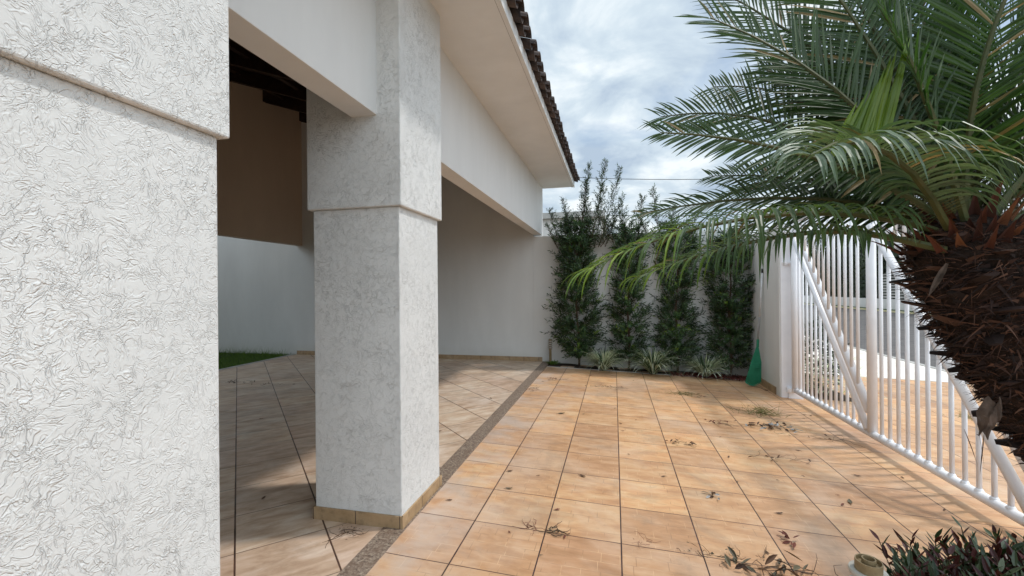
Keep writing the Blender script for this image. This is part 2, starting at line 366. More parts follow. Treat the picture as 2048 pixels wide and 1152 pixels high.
# ------------------------------------------------------------ geometry helper
class G:
    """collects vertices and faces with a material slot per face"""
    def __init__(s): s.v = []; s.f = []; s.mi = []; s.n = 0
    def add(s, vs, fs, mi=0):
        s.v.append(np.asarray(vs, float).reshape(-1, 3))
        for f in fs: s.f.append([i + s.n for i in f]); s.mi.append(mi)
        s.n += len(s.v[-1])
    def box(s, x0, x1, y0, y1, z0, z1, mi=0):
        v = [(x, y, z) for z in (z0, z1) for y in (y0, y1) for x in (x0, x1)]
        s.add(v, [(0, 2, 3, 1), (4, 5, 7, 6), (0, 1, 5, 4), (2, 6, 7, 3), (0, 4, 6, 2), (1, 3, 7, 5)], mi)
    def prism(s, pts, y0, y1, mi=0):
        """polygon in xz, extruded along y"""
        n = len(pts)
        v = [(p[0], y0, p[1]) for p in pts] + [(p[0], y1, p[1]) for p in pts]
        s.add(v, [tuple(range(n)), tuple(range(2 * n - 1, n - 1, -1))] + [(i, i + n, (i + 1) % n + n, (i + 1) % n) for i in range(n)], mi)
    def tube(s, pts, rad, seg=8, mi=0, cap=True):
        pts = [np.array(p, float) for p in pts]
        n = len(pts)
        if isinstance(rad, (int, float)): rad = [rad] * n
        t0 = pts[1] - pts[0]
        a = np.cross(t0, (0, 0, 1.)); 
        if np.linalg.norm(a) < 1e-4 * np.linalg.norm(t0) + 1e-9: a = np.array((1., 0, 0))
        a /= np.linalg.norm(a)
        v = []
        for i, p in enumerate(pts):
            t = pts[min(i + 1, n - 1)] - pts[max(i - 1, 0)]; t /= np.linalg.norm(t) + 1e-12
            a = a - t * a.dot(t); a /= np.linalg.norm(a) + 1e-12
            b = np.cross(t, a)
            for k in range(seg):
                an = 2 * math.pi * k / seg
                v.append(p + rad[i] * (a * math.cos(an) + b * math.sin(an)))
        f = [(i * seg + k, i * seg + (k + 1) % seg, (i + 1) * seg + (k + 1) % seg, (i + 1) * seg + k) for i in range(n - 1) for k in range(seg)]
        if cap: f += [tuple(range(seg - 1, -1, -1)), tuple((n - 1) * seg + k for k in range(seg))]
        s.add(v, f, mi)
    def lathe(s, prof, c=(0, 0, 0), seg=24, mi=0, M3=None):
        v = []
        for r, z in prof:
            for k in range(seg):
                an = 2 * math.pi * k / seg
                v.append((r * math.cos(an), r * math.sin(an), z))
        v = np.array(v)
        if M3 is not None: v = v @ np.array(M3).T
        v = v + np.array(c)
        n = len(prof)
        f = [(i * seg + k, i * seg + (k + 1) % seg, (i + 1) * seg + (k + 1) % seg, (i + 1) * seg + k) for i in range(n - 1) for k in range(seg)]
        s.add(v, f, mi)
    def blade(s, base, d, length, width, nrm, droop=0., segs=4, mi=0, fold=0., shape='lance', twist=0.):
        """one leaf: tapering strip bending with gravity"""
        p = np.array(base, float); d = np.array(d, float); d /= np.linalg.norm(d) + 1e-12
        nrm = np.array(nrm, float)
        L = length / segs
        vs = []; mid = fold > 0
        for i in range(segs + 1):
            t = i / segs
            side = np.cross(d, nrm); side /= np.linalg.norm(side) + 1e-12
            if shape == 'lance': wd = width * (0.35 + 0.65 * math.sin(min(1, t * 2.2) * math.pi / 2)) * (1 - t ** 3)
            elif shape == 'oval': wd = width * math.sin(math.pi * (0.06 + 0.94 * t)) if t < 1 else 0
            else: wd = width * (1 - t)
            wd = max(wd, width * 0.03)
            up = np.cross(side, d)
            if mid: vs += [p - side * wd / 2, p - up * wd * fold, p + side * wd / 2]
            else: vs += [p - side * wd / 2, p + side * wd / 2]
            p = p + d * L
            d = d + np.array((0, 0, -1.)) * droop * (0.5 + t) / segs
            if twist: nrm = nrm + side * twist / segs
            d /= np.linalg.norm(d)
        fs = []
        for i in range(segs):
            if mid:
                a = i * 3
                fs += [(a, a + 1, a + 4, a + 3), (a + 1, a + 2, a + 5, a + 4)]
            else:
                a = i * 2; fs.append((a, a + 1, a + 3, a + 2))
        s.add(vs, fs, mi)
    def obj(s, name, mats, parent=None, smooth=False, bevel=0., loc=None):
        me = bpy.data.meshes.new(name)
        v = np.concatenate(s.v)
        if loc is not None: v = v - np.array(loc)
        me.from_pydata(v.tolist(), [], s.f)
        mats = mats if isinstance(mats, (list, tuple)) else [mats]
        for m in mats: me.materials.append(MAT[m])
        if len(mats) > 1: me.polygons.foreach_set('material_index', s.mi)
        if smooth: me.polygons.foreach_set('use_smooth', [True] * len(me.polygons))
        me.validate(); me.update()
        o = bpy.data.objects.new(name, me)
        COL.objects.link(o)
        if loc is not None: o.location = loc
        if parent is not None:
            o.parent = parent
            if parent.type == 'EMPTY' and loc is None:
                o.location = tuple(-c for c in world_loc(parent))
            elif loc is not None:
                o.location = tuple(a - b for a, b in zip(loc, world_loc(parent)))
            elif parent.type == 'MESH':
                o.location = tuple(-c for c in world_loc(parent))
        if bevel:
            b = o.modifiers.new('bevel', 'BEVEL'); b.width = bevel; b.segments = 2; b.limit_method = 'ANGLE'
        return o

def world_loc(o):
    p = Vector(o.location)
    while o.parent: o = o.parent; p += Vector(o.location)
    return p
def tag(o, label, cat, group=None, kind=None):
    o['label'] = label; o['category'] = cat
    if group: o['group'] = group
    if kind: o['kind'] = kind
    return o
def thing(name, label, cat, loc, group=None):
    o = bpy.data.objects.new(name, None); COL.objects.link(o)
    o.location = loc; o.empty_display_size = 0.2
    return tag(o, label, cat, group)
def struct(o): o['kind'] = 'structure'; return o

SX, SY = -0.0382, -0.0038
def gz(x, y): return SX * (x + 0.873) + SY * (y - 2.66)

# ------------------------------------------------------------ setting
def sheet(name, x0, x1, y0, y1, zf, mat, nx=1, ny=1):
    g = G()
    xs = np.linspace(x0, x1, nx + 1); ys = np.linspace(y0, y1, ny + 1)
    v = [(x, y, zf(x, y)) for y in ys for x in xs]
    f = [(j * (nx + 1) + i, j * (nx + 1) + i + 1, (j + 1) * (nx + 1) + i + 1, (j + 1) * (nx + 1) + i) for j in range(ny) for i in range(nx)]
    g.add(v, f)
    return struct(g.obj(name, mat))
sheet('ground', -400, 400, -400, 400, lambda x, y: -0.75, 'ground')
sheet('garage_floor', -7.05, -1.388, -3.0, 8.66, lambda x, y: 0.014, 'tile_in')
g = G(); g.box(-1.388, -1.245, -3.0, 8.64, -0.1, 0.019); struct(g.obj('granite_sill', 'granite', bevel=0.002))
sheet('driveway', -1.246, 6.55, -3.0, 9.4, gz, 'tile')
g = G(); g.box(-1.24, 2.34, 8.205, 8.222, -0.3, 0.0); 
for v in g.v[0]: v[2] = gz(v[0], v[1]) + (0.010 if v[2] > -0.1 else -0.1)
struct(g.obj('bed_edging', 'concrete'))
sheet('planting_bed', -1.24, 2.34, 8.222, 8.66, lambda x, y: gz(x, y) + 0.004 + 0.012 * math.sin(x * 9) * math.sin(y * 13), 'soil', 40, 6)
sheet('lawn_soil', -12.5, -7.14, -3.0, 8.66, lambda x, y: 0.0, 'turf')
g = G(); g.box(-7.14, -7.05, -3.0, 8.65, -0.1, 0.022); struct(g.obj('floor_kerb', 'concrete'))
# street side
sheet('verge_soil', 2.62, 3.35, 7.12, 40, lambda x, y: gz(x, y) + 0.006, 'soil')
sheet('pavement', 3.35, 6.55, 9.4, 60, lambda x, y: gz(x, min(y, 9.4)) + 0.004, 'pave')
def rz(x, y): return -0.42 + (x - 6.6) * 0.044
g = G(); g.box(6.55, 6.67, -30, 60, -0.7, -0.292); struct(g.obj('near_kerb', 'concrete'))
sheet('road', 6.67, 15.0, -40, 90, rz, 'asphalt')
g = G(); g.box(15.0, 15.18, -40, 90, -0.6, 0.03); struct(g.obj('far_kerb', 'kerbpaint'))
sheet('far_pavement', 15.18, 16.0, -40, 90, lambda x, y: 0.02, 'turf')

# ------------------------------------------------------------ house
house = thing('house', 'white rendered house with open garage, textured pillars and deep tiled eave', 'house', (-1.57, 3.0, 0.0))
house_loc = (-1.57, 3.0, 0.0)
def pillar(y0, y1):
    g = G()
    g.box(-1.87, -1.27, y0, y1, -0.06, 1.977)
    g.box(-1.895, -1.245, y0 - 0.026, y1 + 0.026, 1.977, 3.515)
    p = g.obj('pillar', 'stucco', house, bevel=0.007)
    s = G()
    for a, b, c, d in ((-1.882, -1.258, y0 - 0.012, y0 + 0.001), (-1.882, -1.258, y1 - 0.001, y1 + 0.012), (-1.271, -1.2575, y0 - 0.0125, y1 + 0.0125), (-1.8825, -1.869, y0 - 0.0125, y1 + 0.0125)):
        s.box(a, b, c, d, -0.05, 0.092)
    s.obj('skirting', 'skirt', p, bevel=0.0015)
pillar(2.453, 3.05)
pillar(-0.40, 1.195)
g = G(); g.box(-1.60, -1.31, -3.0, -0.41, -0.06, 3.52); g.obj('front_light_block', 'paint', house)  # unseen wall beside the camera, added to keep light out of the garage
g = G(); g.box(-1.57, -1.40, -3.0, 8.85, 2.535, 3.62); g.obj('beam', 'paint_smooth', house, bevel=0.003)
g = G(); g.box(-7.05, -6.88, -3.0, 8.65, 2.482, 5.60); g.obj('inner_beam', 'shade_tan', house, bevel=0.003)
PIT = 0.334
def roofz(x): return 5.53 + PIT * (-6.88 - x)
g = G(); g.prism([(-7.05, -0.05), (-1.57, -0.05), (-1.57, roofz(-1.57)), (-7.05, roofz(-7.05))], 8.65, 8.85); g.obj('gable_wall', 'paint', house)
g = G(); g.prism([(-7.05, -0.05), (-1.40, -0.05), (-1.40, roofz(-1.57)), (-7.05, roofz(-7.05))], -3.2, -3.0); g.obj('rear_light_block', 'paint', house)  # unseen closing wall behind the camera, put in to stop light leaking inside
g = G(); g.box(-7.04, -1.40, 8.638, 8.651, 0.0, 0.10); g.obj('skirting', 'skirt', house, bevel=0.0015)
g = G(); g.box(-1.40, -0.782, -3.0, 8.90, 3.50, 3.54); g.obj('soffit', 'paint_smooth', house)
g = G(); g.box(-0.782, -0.757, -3.0, 8.91, 3.488, 3.60); g.obj('fascia', 'paint_smooth', house, bevel=0.003)
g = G()
g.prism([(-7.2, roofz(-7.2)), (-0.80, roofz(-0.80)), (-0.80, roofz(-0.80) + 0.03), (-7.2, roofz(-7.2) + 0.03), (-8.9, roofz(-7.2) - 0.54), (-8.9, roofz(-7.2) - 0.57)], -3.2, 8.95)  # slope beyond the inner beam is unseen, added to shade the garden opening
g.obj('roof_deck', 'darkwood', house)
for i in range(-8, 3):
    y = 6.46 + 1.06 * i
    g = G()
    yy0, yy1 = y, y + 0.09
    if yy0 > 8.6: continue
    g.prism([(-6.90, roofz(-6.88) - 0.23), (-1.42, roofz(-1.42) - 0.23), (-1.42, roofz(-1.42) - 0.002), (-6.90, roofz(-6.88) - 0.002)], yy0, yy1)
    g.obj('rafter', 'darkwood', house, bevel=0.004)
for xx in (-2.6, -3.9, -5.2, -6.4):   # purlins seen between the rafters
    g = G(); z = roofz(xx); g.box(xx - 0.04, xx + 0.04, -3.0, 8.65, z - 0.10, z + 0.01); g.obj('purlin', 'darkwood', house)
# barrel tiles
g = G()
def halfpipe(x0, x1, y, z0, z1, r0, r1, up, th=0.012):
    seg = 7; vs = []
    for (x, z, r) in ((x0, z0, r0), (x1, z1, r1)):
        for rr in (r, r - th):
            for k in range(seg + 1):
                a = math.pi * k / seg
                vs.append((x, y + rr * math.cos(a), z + (rr * math.sin(a) if up else -rr * math.sin(a))))
    n = seg + 1; fs = []
    for k in range(seg):
        fs += [(k, k + 1, 2 * n + k + 1, 2 * n + k), (n + k, 3 * n + k, 3 * n + k + 1, n + k + 1), (k, n + k, n + k + 1, k + 1), (2 * n + k, 2 * n + k + 1, 3 * n + k + 1, 3 * n + k)]
    fs += [(0, 2 * n, 3 * n, n), (n - 1, 2 * n - 1, 4 * n - 1, 3 * n - 1)]
    g.add(vs, fs)
yy = -3.0
while yy < 8.85:
    for c in range(16):
        j = rng.uniform(-0.008, 0.008)
        xa = -0.665 - c * 0.36 + rng.uniform(-0.012, 0.012); xb = xa - 0.42
        if xb < -7.3: break
        zb = lambda x: 3.62 + PIT * (-0.70 - x)
        halfpipe(xa - 0.03, xb, yy + j, zb(xa) + 0.020, zb(xb) + 0.008, 0.062, 0.052, False)
        halfpipe(xa, xb, yy + 0.1 + j, zb(xa) + 0.022 + rng.uniform(-.004, .004), zb(xb) + 0.008, 0.066, 0.054, True)
    yy += 0.2
g.obj('roof_tiles', 'roof', house)
g = G(); g.tube([(-0.9, 8.2, 3.7), (-0.9, 8.2, 4.32)], 0.008, 6); g.box(-0.93, -0.87, 8.19, 8.21, 4.30, 4.34); g.obj('roof_pin', 'concrete', house)

# ------------------------------------------------------------ boundary walls
g = G(); g.box(-1.57, 2.62, 8.65, 8.85, -0.4, 2.50)
tag(g.obj('boundary_wall', 'paint', bevel=0.004), 'off white boundary wall behind the column shrubs', 'wall')
g = G(); g.box(-10.2, -7.05, 8.66, 8.85, -0.3, 3.3)
tag(g.obj('garden_wall', 'paint', bevel=0.004), 'grey green garden wall beyond the garage, above the grass', 'wall')
g = G(); g.box(-10.4, -10.2, -3.2, 8.85, -0.3, 3.3)
tag(g.obj('garden_side_wall', 'paint', bevel=0.004), 'side wall of the garden at its far left end', 'wall')
g = G(); g.box(2.33, 2.62, 7.10, 8.65, -0.4, 2.36)
pier = tag(g.obj('gate_wall', 'paint', bevel=0.004), 'short white wall between the rake and the gate hinges', 'wall')
g = G(); g.box(2.318, 2.331, 7.24, 8.64, -0.2, -0.03); g.obj('skirting', 'skirt', pier)
g = G(); g.box(2.345, 2.63, 7.075, 7.101, -0.3, 2.30); g.box(2.43, 2.62, 7.05, 7.076, -0.3, -0.02); g.obj('post_plate', 'white_metal', pier, bevel=0.004)

# ------------------------------------------------------------ gate
gate = thing('metal_gate', 'white tubular driveway gate with vertical bars and diagonal braces', 'gate', (2.5, 7.0, -0.1))
GX = 2.5
def gpart(name, pts, r, seg=10):
    g = G(); g.tube(pts, r, seg); return g.obj(name, 'white_metal', gate, smooth=True)
gpart('bottom_rail', [(GX, 7.12, -0.020), (GX, 0.6, -0.020)], 0.036, 14)
gpart('top_rail', [(GX, 7.04, 2.385), (GX, 0.6, 2.385)], 0.036, 14)
gpart('post', [(GX, 7.0, -0.02), (GX, 7.0, 2.385)], 0.046, 16)
for py in (5.09, 3.24): gpart('post', [(GX, py, 0.0), (GX, py, 2.385)], 0.042, 16)
def diag(y0, z0, y1, z1, off, r=0.034):
    gpart('brace', [(GX - (0.018 if off == 0 else 0), y0 - 0, z0 + off), (GX - (0.018 if off == 0 else 0), y1, z1 + off)], r, 14)
panels = [(6.96, 5.14, 2.13, 0.02, 0.175), (5.03, 3.30, 2.05, 0.0, 0.24)]
for (ya, yb, za, zb_, off) in panels:
    diag(ya, za, yb, zb_, 0.0)
    s = (zb_ - za) / (yb - ya)
    y2a = ya if za + off < 2.36 else ya; 
    gpart('brace', [(GX, ya, min(za + off, 2.37)), (GX, ya - 0.001, min(za + off, 2.37)), (GX, yb, zb_ + off)], 0.041, 14)
    k = 0; y = ya - 0.10
    while y > yb + 0.05:
        z = za + s * (y - ya)
        g = G(); g.tube([(GX, y, 0.0), (GX, y, z)], 0.0158, 10); g.lathe([(0.0, 0.022), (0.018, 0.018), (0.026, 0.004), (0.028, -0.012)], (GX, y, 0.010), 10); g.obj('bar', 'white_metal', gate, smooth=True)
        z2 = z + off
        if z2 < 2.3:
            g = G(); g.tube([(GX - 0.014, y, z2 - 0.005), (GX - 0.010, y, 2.385)], 0.0158, 10); g.obj('bar', 'white_metal', gate, smooth=True)
        y -= 0.1285
y = 3.12
while y > 0.7:
    g = G(); g.tube([(GX, y, 0.0), (GX, y, 2.385)], 0.0158, 8); g.obj('bar', 'white_metal', gate, smooth=True)
    y -= 0.1285
g = G(); g.box(2.40, 2.47, 7.02, 7.12, -0.06, 0.015); g.tube([(2.435, 7.0, -0.02), (2.435, 7.06, -0.02)], 0.03, 12); g.box(2.46, 2.50, 6.97, 7.05, -0.035, 0.01)
g.obj('hinge_bracket', 'white_metal', gate, bevel=0.004)
g = G(); g.tube([(2.40, 7.04, 1.80), (2.40, 7.11, 1.80)], 0.032, 16); g.tube([(2.40, 7.03, 1.80), (2.40, 7.045, 1.80)], 0.014, 10); g.box(2.40, 2.50, 7.05, 7.08, 1.785, 1.815)
g.obj('latch', 'white_metal', gate, bevel=0.002)

# ------------------------------------------------------------ palm
palm = thing('palm_tree', 'pygmy date palm with arching fronds and shaggy dark trunk in front of the gate', 'palm tree', (1.66, 1.82, -0.08))
TP = [((1.66, 1.82, -0.08), 0.085), ((1.62, 1.80, 0.30), 0.075), ((1.53, 1.752, 0.567), 0.07), ((1.385, 1.677, 0.865), 0.070), ((1.286, 1.634, 0.978), 0.078), ((1.208, 1.616, 1.097), 0.092), ((1.140, 1.600, 1.245), 0.112), ((1.069, 1.584, 1.393), 0.138), ((1.030, 1.575, 1.541), 0.160), ((1.027, 1.575, 1.60), 0.145), ((1.027, 1.575, 1.65), 0.09), ((1.03, 1.575, 1.69), 0.04)]
tp = np.array([p for p, r in TP]); tr_ = np.array([r for p, r in TP])
ss = np.concatenate([[0], np.cumsum(np.linalg.norm(np.diff(tp, axis=0), axis=1))]); ss /= ss[-1]
def trunk_at(t): return np.array([np.interp(t, ss, tp[:, i]) for i in range(3)]), np.interp(t, ss, tr_)
g = G()
ts = np.linspace(0, 1, 60)
g.tube([trunk_at(t)[0] for t in ts], [trunk_at(t)[1] * rng.uniform(0.80, 0.95) for t in ts], 20)
g.obj('trunk', 'bark', palm)
def rad_dir(t, a):
    p0, r = trunk_at(max(0, t - 0.01)); p1, _ = trunk_at(min(1, t + 0.01)); p, r = trunk_at(t)
    T = p1 - p0; T /= np.linalg.norm(T)
    A = np.cross(T, (0, 1, 0)); A /= np.linalg.norm(A); B = np.cross(T, A)
    return p, r, T, A * math.cos(a) + B * math.sin(a)
g = G()
for i in range(17000):       # shaggy fibre
    t = rng.uniform(0.04, 0.97) ** 0.8; a = rng.uniform(0, 2 * math.pi)
    p, r, T, N = rad_dir(t, a)
    sd_ = np.cross(T, N)
    d = N * rng.uniform(0.15, 0.9) + sd_ * rng.normal(0, 0.9) + T * rng.normal(0.05, 0.45)
    g.blade(p + N * r * rng.uniform(0.78, 0.98), d, rng.uniform(0.02, 0.075) * (0.35 + r * 4), rng.choice([0.0015, 0.003, 0.005, 0.011], p=[.3, .3, .25, .15]), N + sd_ * rng.normal(0, .5), rng.uniform(0.0, 1.2), 3, 0, shape='tri')
g.obj('fibre', 'fibre', palm)['kind'] = 'stuff'
g = G()
for i in range(150):        # cut leaf bases
    t = 0.30 + 0.66 * (i / 150) ** 0.8; a = i * 2.399
    p, r, T, N = rad_dir(t, a)
    L = 0.028 + 0.035 * rng.random() * (0.4 + t)
    d = N * 0.95 + T * rng.uniform(-0.25, 0.65) + np.cross(T, N) * rng.normal(0, 0.35)
    d /= np.linalg.norm(d)
    b = p + N * r * 0.78
    side = np.cross(d, T); side /= np.linalg.norm(side); up = np.cross(side, d)
    w0 = 0.032 * rng.uniform(0.7, 1.2)
    vs = []
    for q, ww, hh in ((0, 1.0, 0.35), (0.5, 0.75, 0.32), (1.0, 0.45, 0.2)):
        c = b + d * L * q * 1.15 + T * 0.012 * q
        vs += [c - side * w0 * ww, c - up * w0 * hh, c + side * w0 * ww, c + up * w0 * hh * 0.5]
    fs = [(j * 4 + k, j * 4 + (k + 1) % 4, j * 4 + 4 + (k + 1) % 4, j * 4 + 4 + k) for j in range(2) for k in range(4)] + [(8, 9, 10, 11)]
    g.add(vs, fs)
g.obj('leaf_base', 'boot', palm)['kind'] = 'stuff'
g = G()
for i in range(90):         # reddish woven sheaths standing between the petioles
    a = i * 2.399; rr = 0.05 + 0.11 * (i / 90); 
    b = np.array((1.03 + rr * math.cos(a), 1.575 + rr * math.sin(a), 1.655 - 0.10 * (i / 90)))
    g.blade(b, (math.cos(a) * (0.3 + i / 90), math.sin(a) * (0.3 + i / 90), 0.9 + rng.normal(0, .25)), rng.uniform(0.05, 0.13), rng.uniform(0.02, 0.04), (math.cos(a), math.sin(a), -0.3), rng.uniform(-.3, .6), 4, 0, fold=0.3, shape='tri')
g.obj('crown_sheath', 'crown_red', palm)['kind'] = 'stuff'
# torn dry sheath hanging low on the trunk and one pale stub
g = G(); vs = []; NX, NZ = 9, 12
for a_ in range(NZ):
    t = a_ / (NZ - 1); wd_ = 0.010 + 0.017 * math.sin(math.pi * min(1, t * 1.25)) * (1 - 0.35 * t)
    for b_ in range(NX):
        q = b_ / (NX - 1) * 2 - 1
        c_ = np.array((1.015, 1.480, 1.155)) + np.array((-0.045, -0.025, -0.095)) * t
        ragged = rng.uniform(-0.012, 0.012) if a_ == NZ - 1 else rng.uniform(-.002, .002)
        vs.append(c_ + np.array((q * wd_, -q * wd_ * 0.2 - 0.018 * (1 - q * q) + rng.uniform(-.003, .003), ragged + 0.010 * math.sin(q * 4 + t * 3))))
g.add(vs, [(r_ * NX + k, r_ * NX + k + 1, (r_ + 1) * NX + k + 1, (r_ + 1) * NX + k) for r_ in range(NZ - 1) for k in range(NX - 1)])
for i in range(4):
    g.blade(np.array((0.985, 1.465, 1.06)) + rng.normal(0, 1, 3) * 0.015, (rng.normal(0, .4), -0.1, -0.8), rng.uniform(0.06, 0.13), 0.003, (rng.normal(), -1, 0), 0.4, 5, 0)
g.obj('dry_sheath', 'sheath', palm)
g = G(); g.blade((0.885, 1.436, 1.528), (-0.072, -0.047, -0.087), 0.125, 0.017, (-.4, -1, .3), 0.1, 4, 0, fold=0.35); g.obj('pale_stub', 'sheath', palm)

FR = {
 'A': [(1.004, 1.568, 1.645), (0.921, 1.582, 1.802), (0.794, 1.587, 1.975), (0.687, 1.596, 2.108), (0.581, 1.606, 2.218), (0.454, 1.61, 2.319), (0.327, 1.615, 2.387)],
 'B': [(0.99, 1.564, 1.638), (0.897, 1.565, 1.724), (0.764, 1.556, 1.81), (0.624, 1.545, 1.865), (0.513, 1.541, 1.907), (0.381, 1.533, 1.947), (0.26, 1.527, 1.97), (0.152, 1.523, 1.979)],
 'C': [(1.035, 1.626, 1.644), (0.979, 1.708, 1.706), (0.873, 1.779, 1.763), (0.745, 1.845, 1.799), (0.597, 1.906, 1.822), (0.449, 1.966, 1.828), (0.292, 2.025, 1.827), (0.124, 2.082, 1.807)],
 'D': [(0.968, 1.559, 1.616), (0.853, 1.532, 1.664), (0.71, 1.499, 1.692), (0.537, 1.459, 1.694), (0.393, 1.426, 1.68), (0.256, 1.394, 1.653), (0.12, 1.362, 1.616), (-0.023, 1.329, 1.558), (-0.076, 1.317, 1.522)],
 'E': [(0.917, 1.496, 1.568), (0.812, 1.504, 1.606), (0.729, 1.516, 1.63), (0.669, 1.535, 1.64), (0.605, 1.552, 1.641), (0.538, 1.568, 1.632), (0.36, 1.559, 1.607), (0.251, 1.566, 1.576), (0.065, 1.555, 1.501)],
 'G': [(0.925, 1.498, 1.631), (0.83, 1.407, 1.717), (0.75, 1.32, 1.761), (0.638, 1.226, 1.801), (0.53, 1.132, 1.806), (0.441, 1.043, 1.778), (0.371, 0.958, 1.722)],
 'H': [(0.996, 1.545, 1.657), (0.988, 1.526, 1.827), (0.984, 1.509, 1.944), (0.99, 1.493, 2.01), (0.999, 1.479, 2.095), (1.013, 1.465, 2.173), (1.028, 1.452, 2.233), (1.062, 1.443, 2.341), (1.106, 1.436, 2.42)],
 'I': [(1.043, 1.628, 1.667), (1.074, 1.695, 1.852), (1.101, 1.761, 2.084), (1.138, 1.829, 2.334), (1.185, 1.9, 2.493), (1.214, 1.966, 2.699), (1.221, 2.027, 2.917)],
 'J': [(1.02, 1.602, 1.664), (0.995, 1.642, 1.843), (0.935, 1.674, 2.05), (0.845, 1.699, 2.257), (0.776, 1.729, 2.449), (0.719, 1.762, 2.585), (0.652, 1.793, 2.709)],
 'K': [(1.035, 1.523, 1.637), (1.075, 1.522, 1.72), (1.119, 1.522, 1.788), (1.194, 1.529, 1.867), (1.306, 1.545, 1.946), (1.428, 1.563, 1.981)],
 'L': [(1.066, 1.684, 1.651), (0.99, 1.831, 1.762), (0.902, 1.975, 1.858), (0.778, 2.11, 1.939), (0.618, 2.237, 2.002), (0.472, 2.368, 2.023)],
 'M': [(1.082, 1.688, 1.666), (1.045, 1.748, 1.868), (0.959, 1.796, 2.07), (0.825, 1.833, 2.253), (0.676, 1.867, 2.429), (0.531, 1.902, 2.578), (0.393, 1.938, 2.703)],
 'N': [(1.081, 1.668, 1.671), (1.187, 1.774, 1.915), (1.322, 1.887, 2.166), (1.5, 2.01, 2.44), (1.727, 2.145, 2.68)],
 'O': [(1.079, 1.616, 1.648), (1.16, 1.678, 1.794), (1.26, 1.745, 1.964), (1.396, 1.82, 2.127), (1.588, 1.908, 2.264)],
 'P': [(0.973, 1.509, 1.652), (0.892, 1.451, 1.882), (0.788, 1.389, 2.07), (0.676, 1.324, 2.219), (0.57, 1.261, 2.296)],
 'Q': [(1.051, 1.64, 1.661), (1.025, 1.714, 1.828), (0.964, 1.78, 2.003), (0.856, 1.835, 2.159), (0.732, 1.886, 2.27), (0.592, 1.933, 2.329)],
 'R': [(1.05, 1.681, 1.635), (1.001, 1.772, 1.704), (0.927, 1.857, 1.752), (0.796, 1.93, 1.781), (0.664, 2.002, 1.77), (0.532, 2.074, 1.724)],
 'S': [(1.144, 1.754, 1.681), (1.244, 1.892, 1.946), (1.364, 2.035, 2.266), (1.507, 2.184, 2.583), (1.678, 2.339, 2.868)],
 'T': [(1.098, 1.589, 1.629), (1.193, 1.637, 1.684), (1.32, 1.692, 1.741), (1.482, 1.755, 1.776), (1.664, 1.823, 1.78)],
 'U': [(1.131, 1.751, 1.681), (1.175, 1.876, 2.018), (1.179, 1.992, 2.344), (1.142, 2.099, 2.668), (1.11, 2.207, 2.917)],
}
def smooth_path(pts, n):
    pts = np.array(pts, float)
    for _ in range(2):
        q = pts.copy(); q[1:-1] = (pts[:-2] + 2 * pts[1:-1] + pts[2:]) / 4; pts = q
    s_ = np.concatenate([[0], np.cumsum(np.linalg.norm(np.diff(pts, axis=0), axis=1))])
    u = np.linspace(0, s_[-1], n)
    return np.stack([np.interp(u, s_, pts[:, i]) for i in range(3)], 1), s_[-1]
# per frond: roll of the leaf plane, leaflet length, droop, upward V, material
FP = {  # roll, length, droop, vee, mat
 'A': (60, 0.31, 0.25, 0.15, 'palm'), 'B': (62, 0.21, 0.35, 0.10, 'palm'), 'C': (40, 0.20, 0.9, 0.30, 'palm'),
 'D': (10, 0.33, 2.9, 0.45, 'palm_pale'), 'E': (15, 0.25, 2.9, 0.40, 'palm_pale'), 'G': (20, 0.28, 2.6, 0.65, 'palm_silver'),
 'H': (85, 0.34, 0.3, 0.1, 'palm'), 'I': (80, 0.34, 0.3, 0.1, 'palm'), 'J': (70, 0.34, 0.35, 0.1, 'palm'),
 'K': (60, 0.26, 0.6, 0.3, 'palm'), 'L': (50, 0.22, 0.5, 0.2, 'palm'), 'M': (60, 0.33, 0.3, 0.1, 'palm'),
 'N': (80, 0.34, 0.4, 0.1, 'palm'), 'O': (60, 0.30, 0.5, 0.2, 'palm'), 'P': (70, 0.26, 0.6, 0.2, 'palm'),
 'Q': (55, 0.30, 0.4, 0.15, 'palm'), 'R': (30, 0.24, 1.2, 0.3, 'palm'), 'S': (80, 0.34, 0.3, 0.1, 'palm'), 'T': (40, 0.26, 0.8, 0.3, 'palm'),
 'U': (75, 0.34, 0.3, 0.1, 'palm')}
def extra(az, el, L, sag, off=(0, 0, 0)):
    b = np.array((1.04, 1.62, 1.66)) + np.array(off); d = np.array((math.cos(R(az)) * math.cos(R(el)), math.sin(R(az)) * math.cos(R(el)), math.sin(R(el)))); pts = [b]
    for k in range(9):
        pts.append(pts[-1] + d * L / 9); d = d + np.array((0, 0, -sag / 9)) * (0.5 + k / 8); d /= np.linalg.norm(d)
    return pts
for k, (az, el, L, sag, rl) in enumerate([(60, 70, 1.2, 0.9, 60), (85, 62, 1.2, 1.0, 50), (110, 66, 1.25, 1.0, 60), (130, 56, 1.2, 1.0, 55), (35, 60, 1.2, 1.0, 60), (75, 48, 1.2, 1.0, 45),
        (100, 45, 1.2, 1.1, 45), (15, 50, 1.1, 1.1, 60), (150, 48, 1.15, 1.0, 55), (50, 38, 1.15, 1.1, 40), (120, 34, 1.15, 1.1, 35), (20, 30, 1.1, 1.1, 40), (90, 78, 1.15, 0.5, 70), (140, 75, 1.2, 0.7, 65), (-20, 60, 1.1, 1.0, 60), (-30, 35, 1.0, 1.1, 40)]):
    FR['X%d' % k] = extra(az, el, L, sag); FP['X%d' % k] = (rl, 0.31, 0.45, 0.15, 'palm')
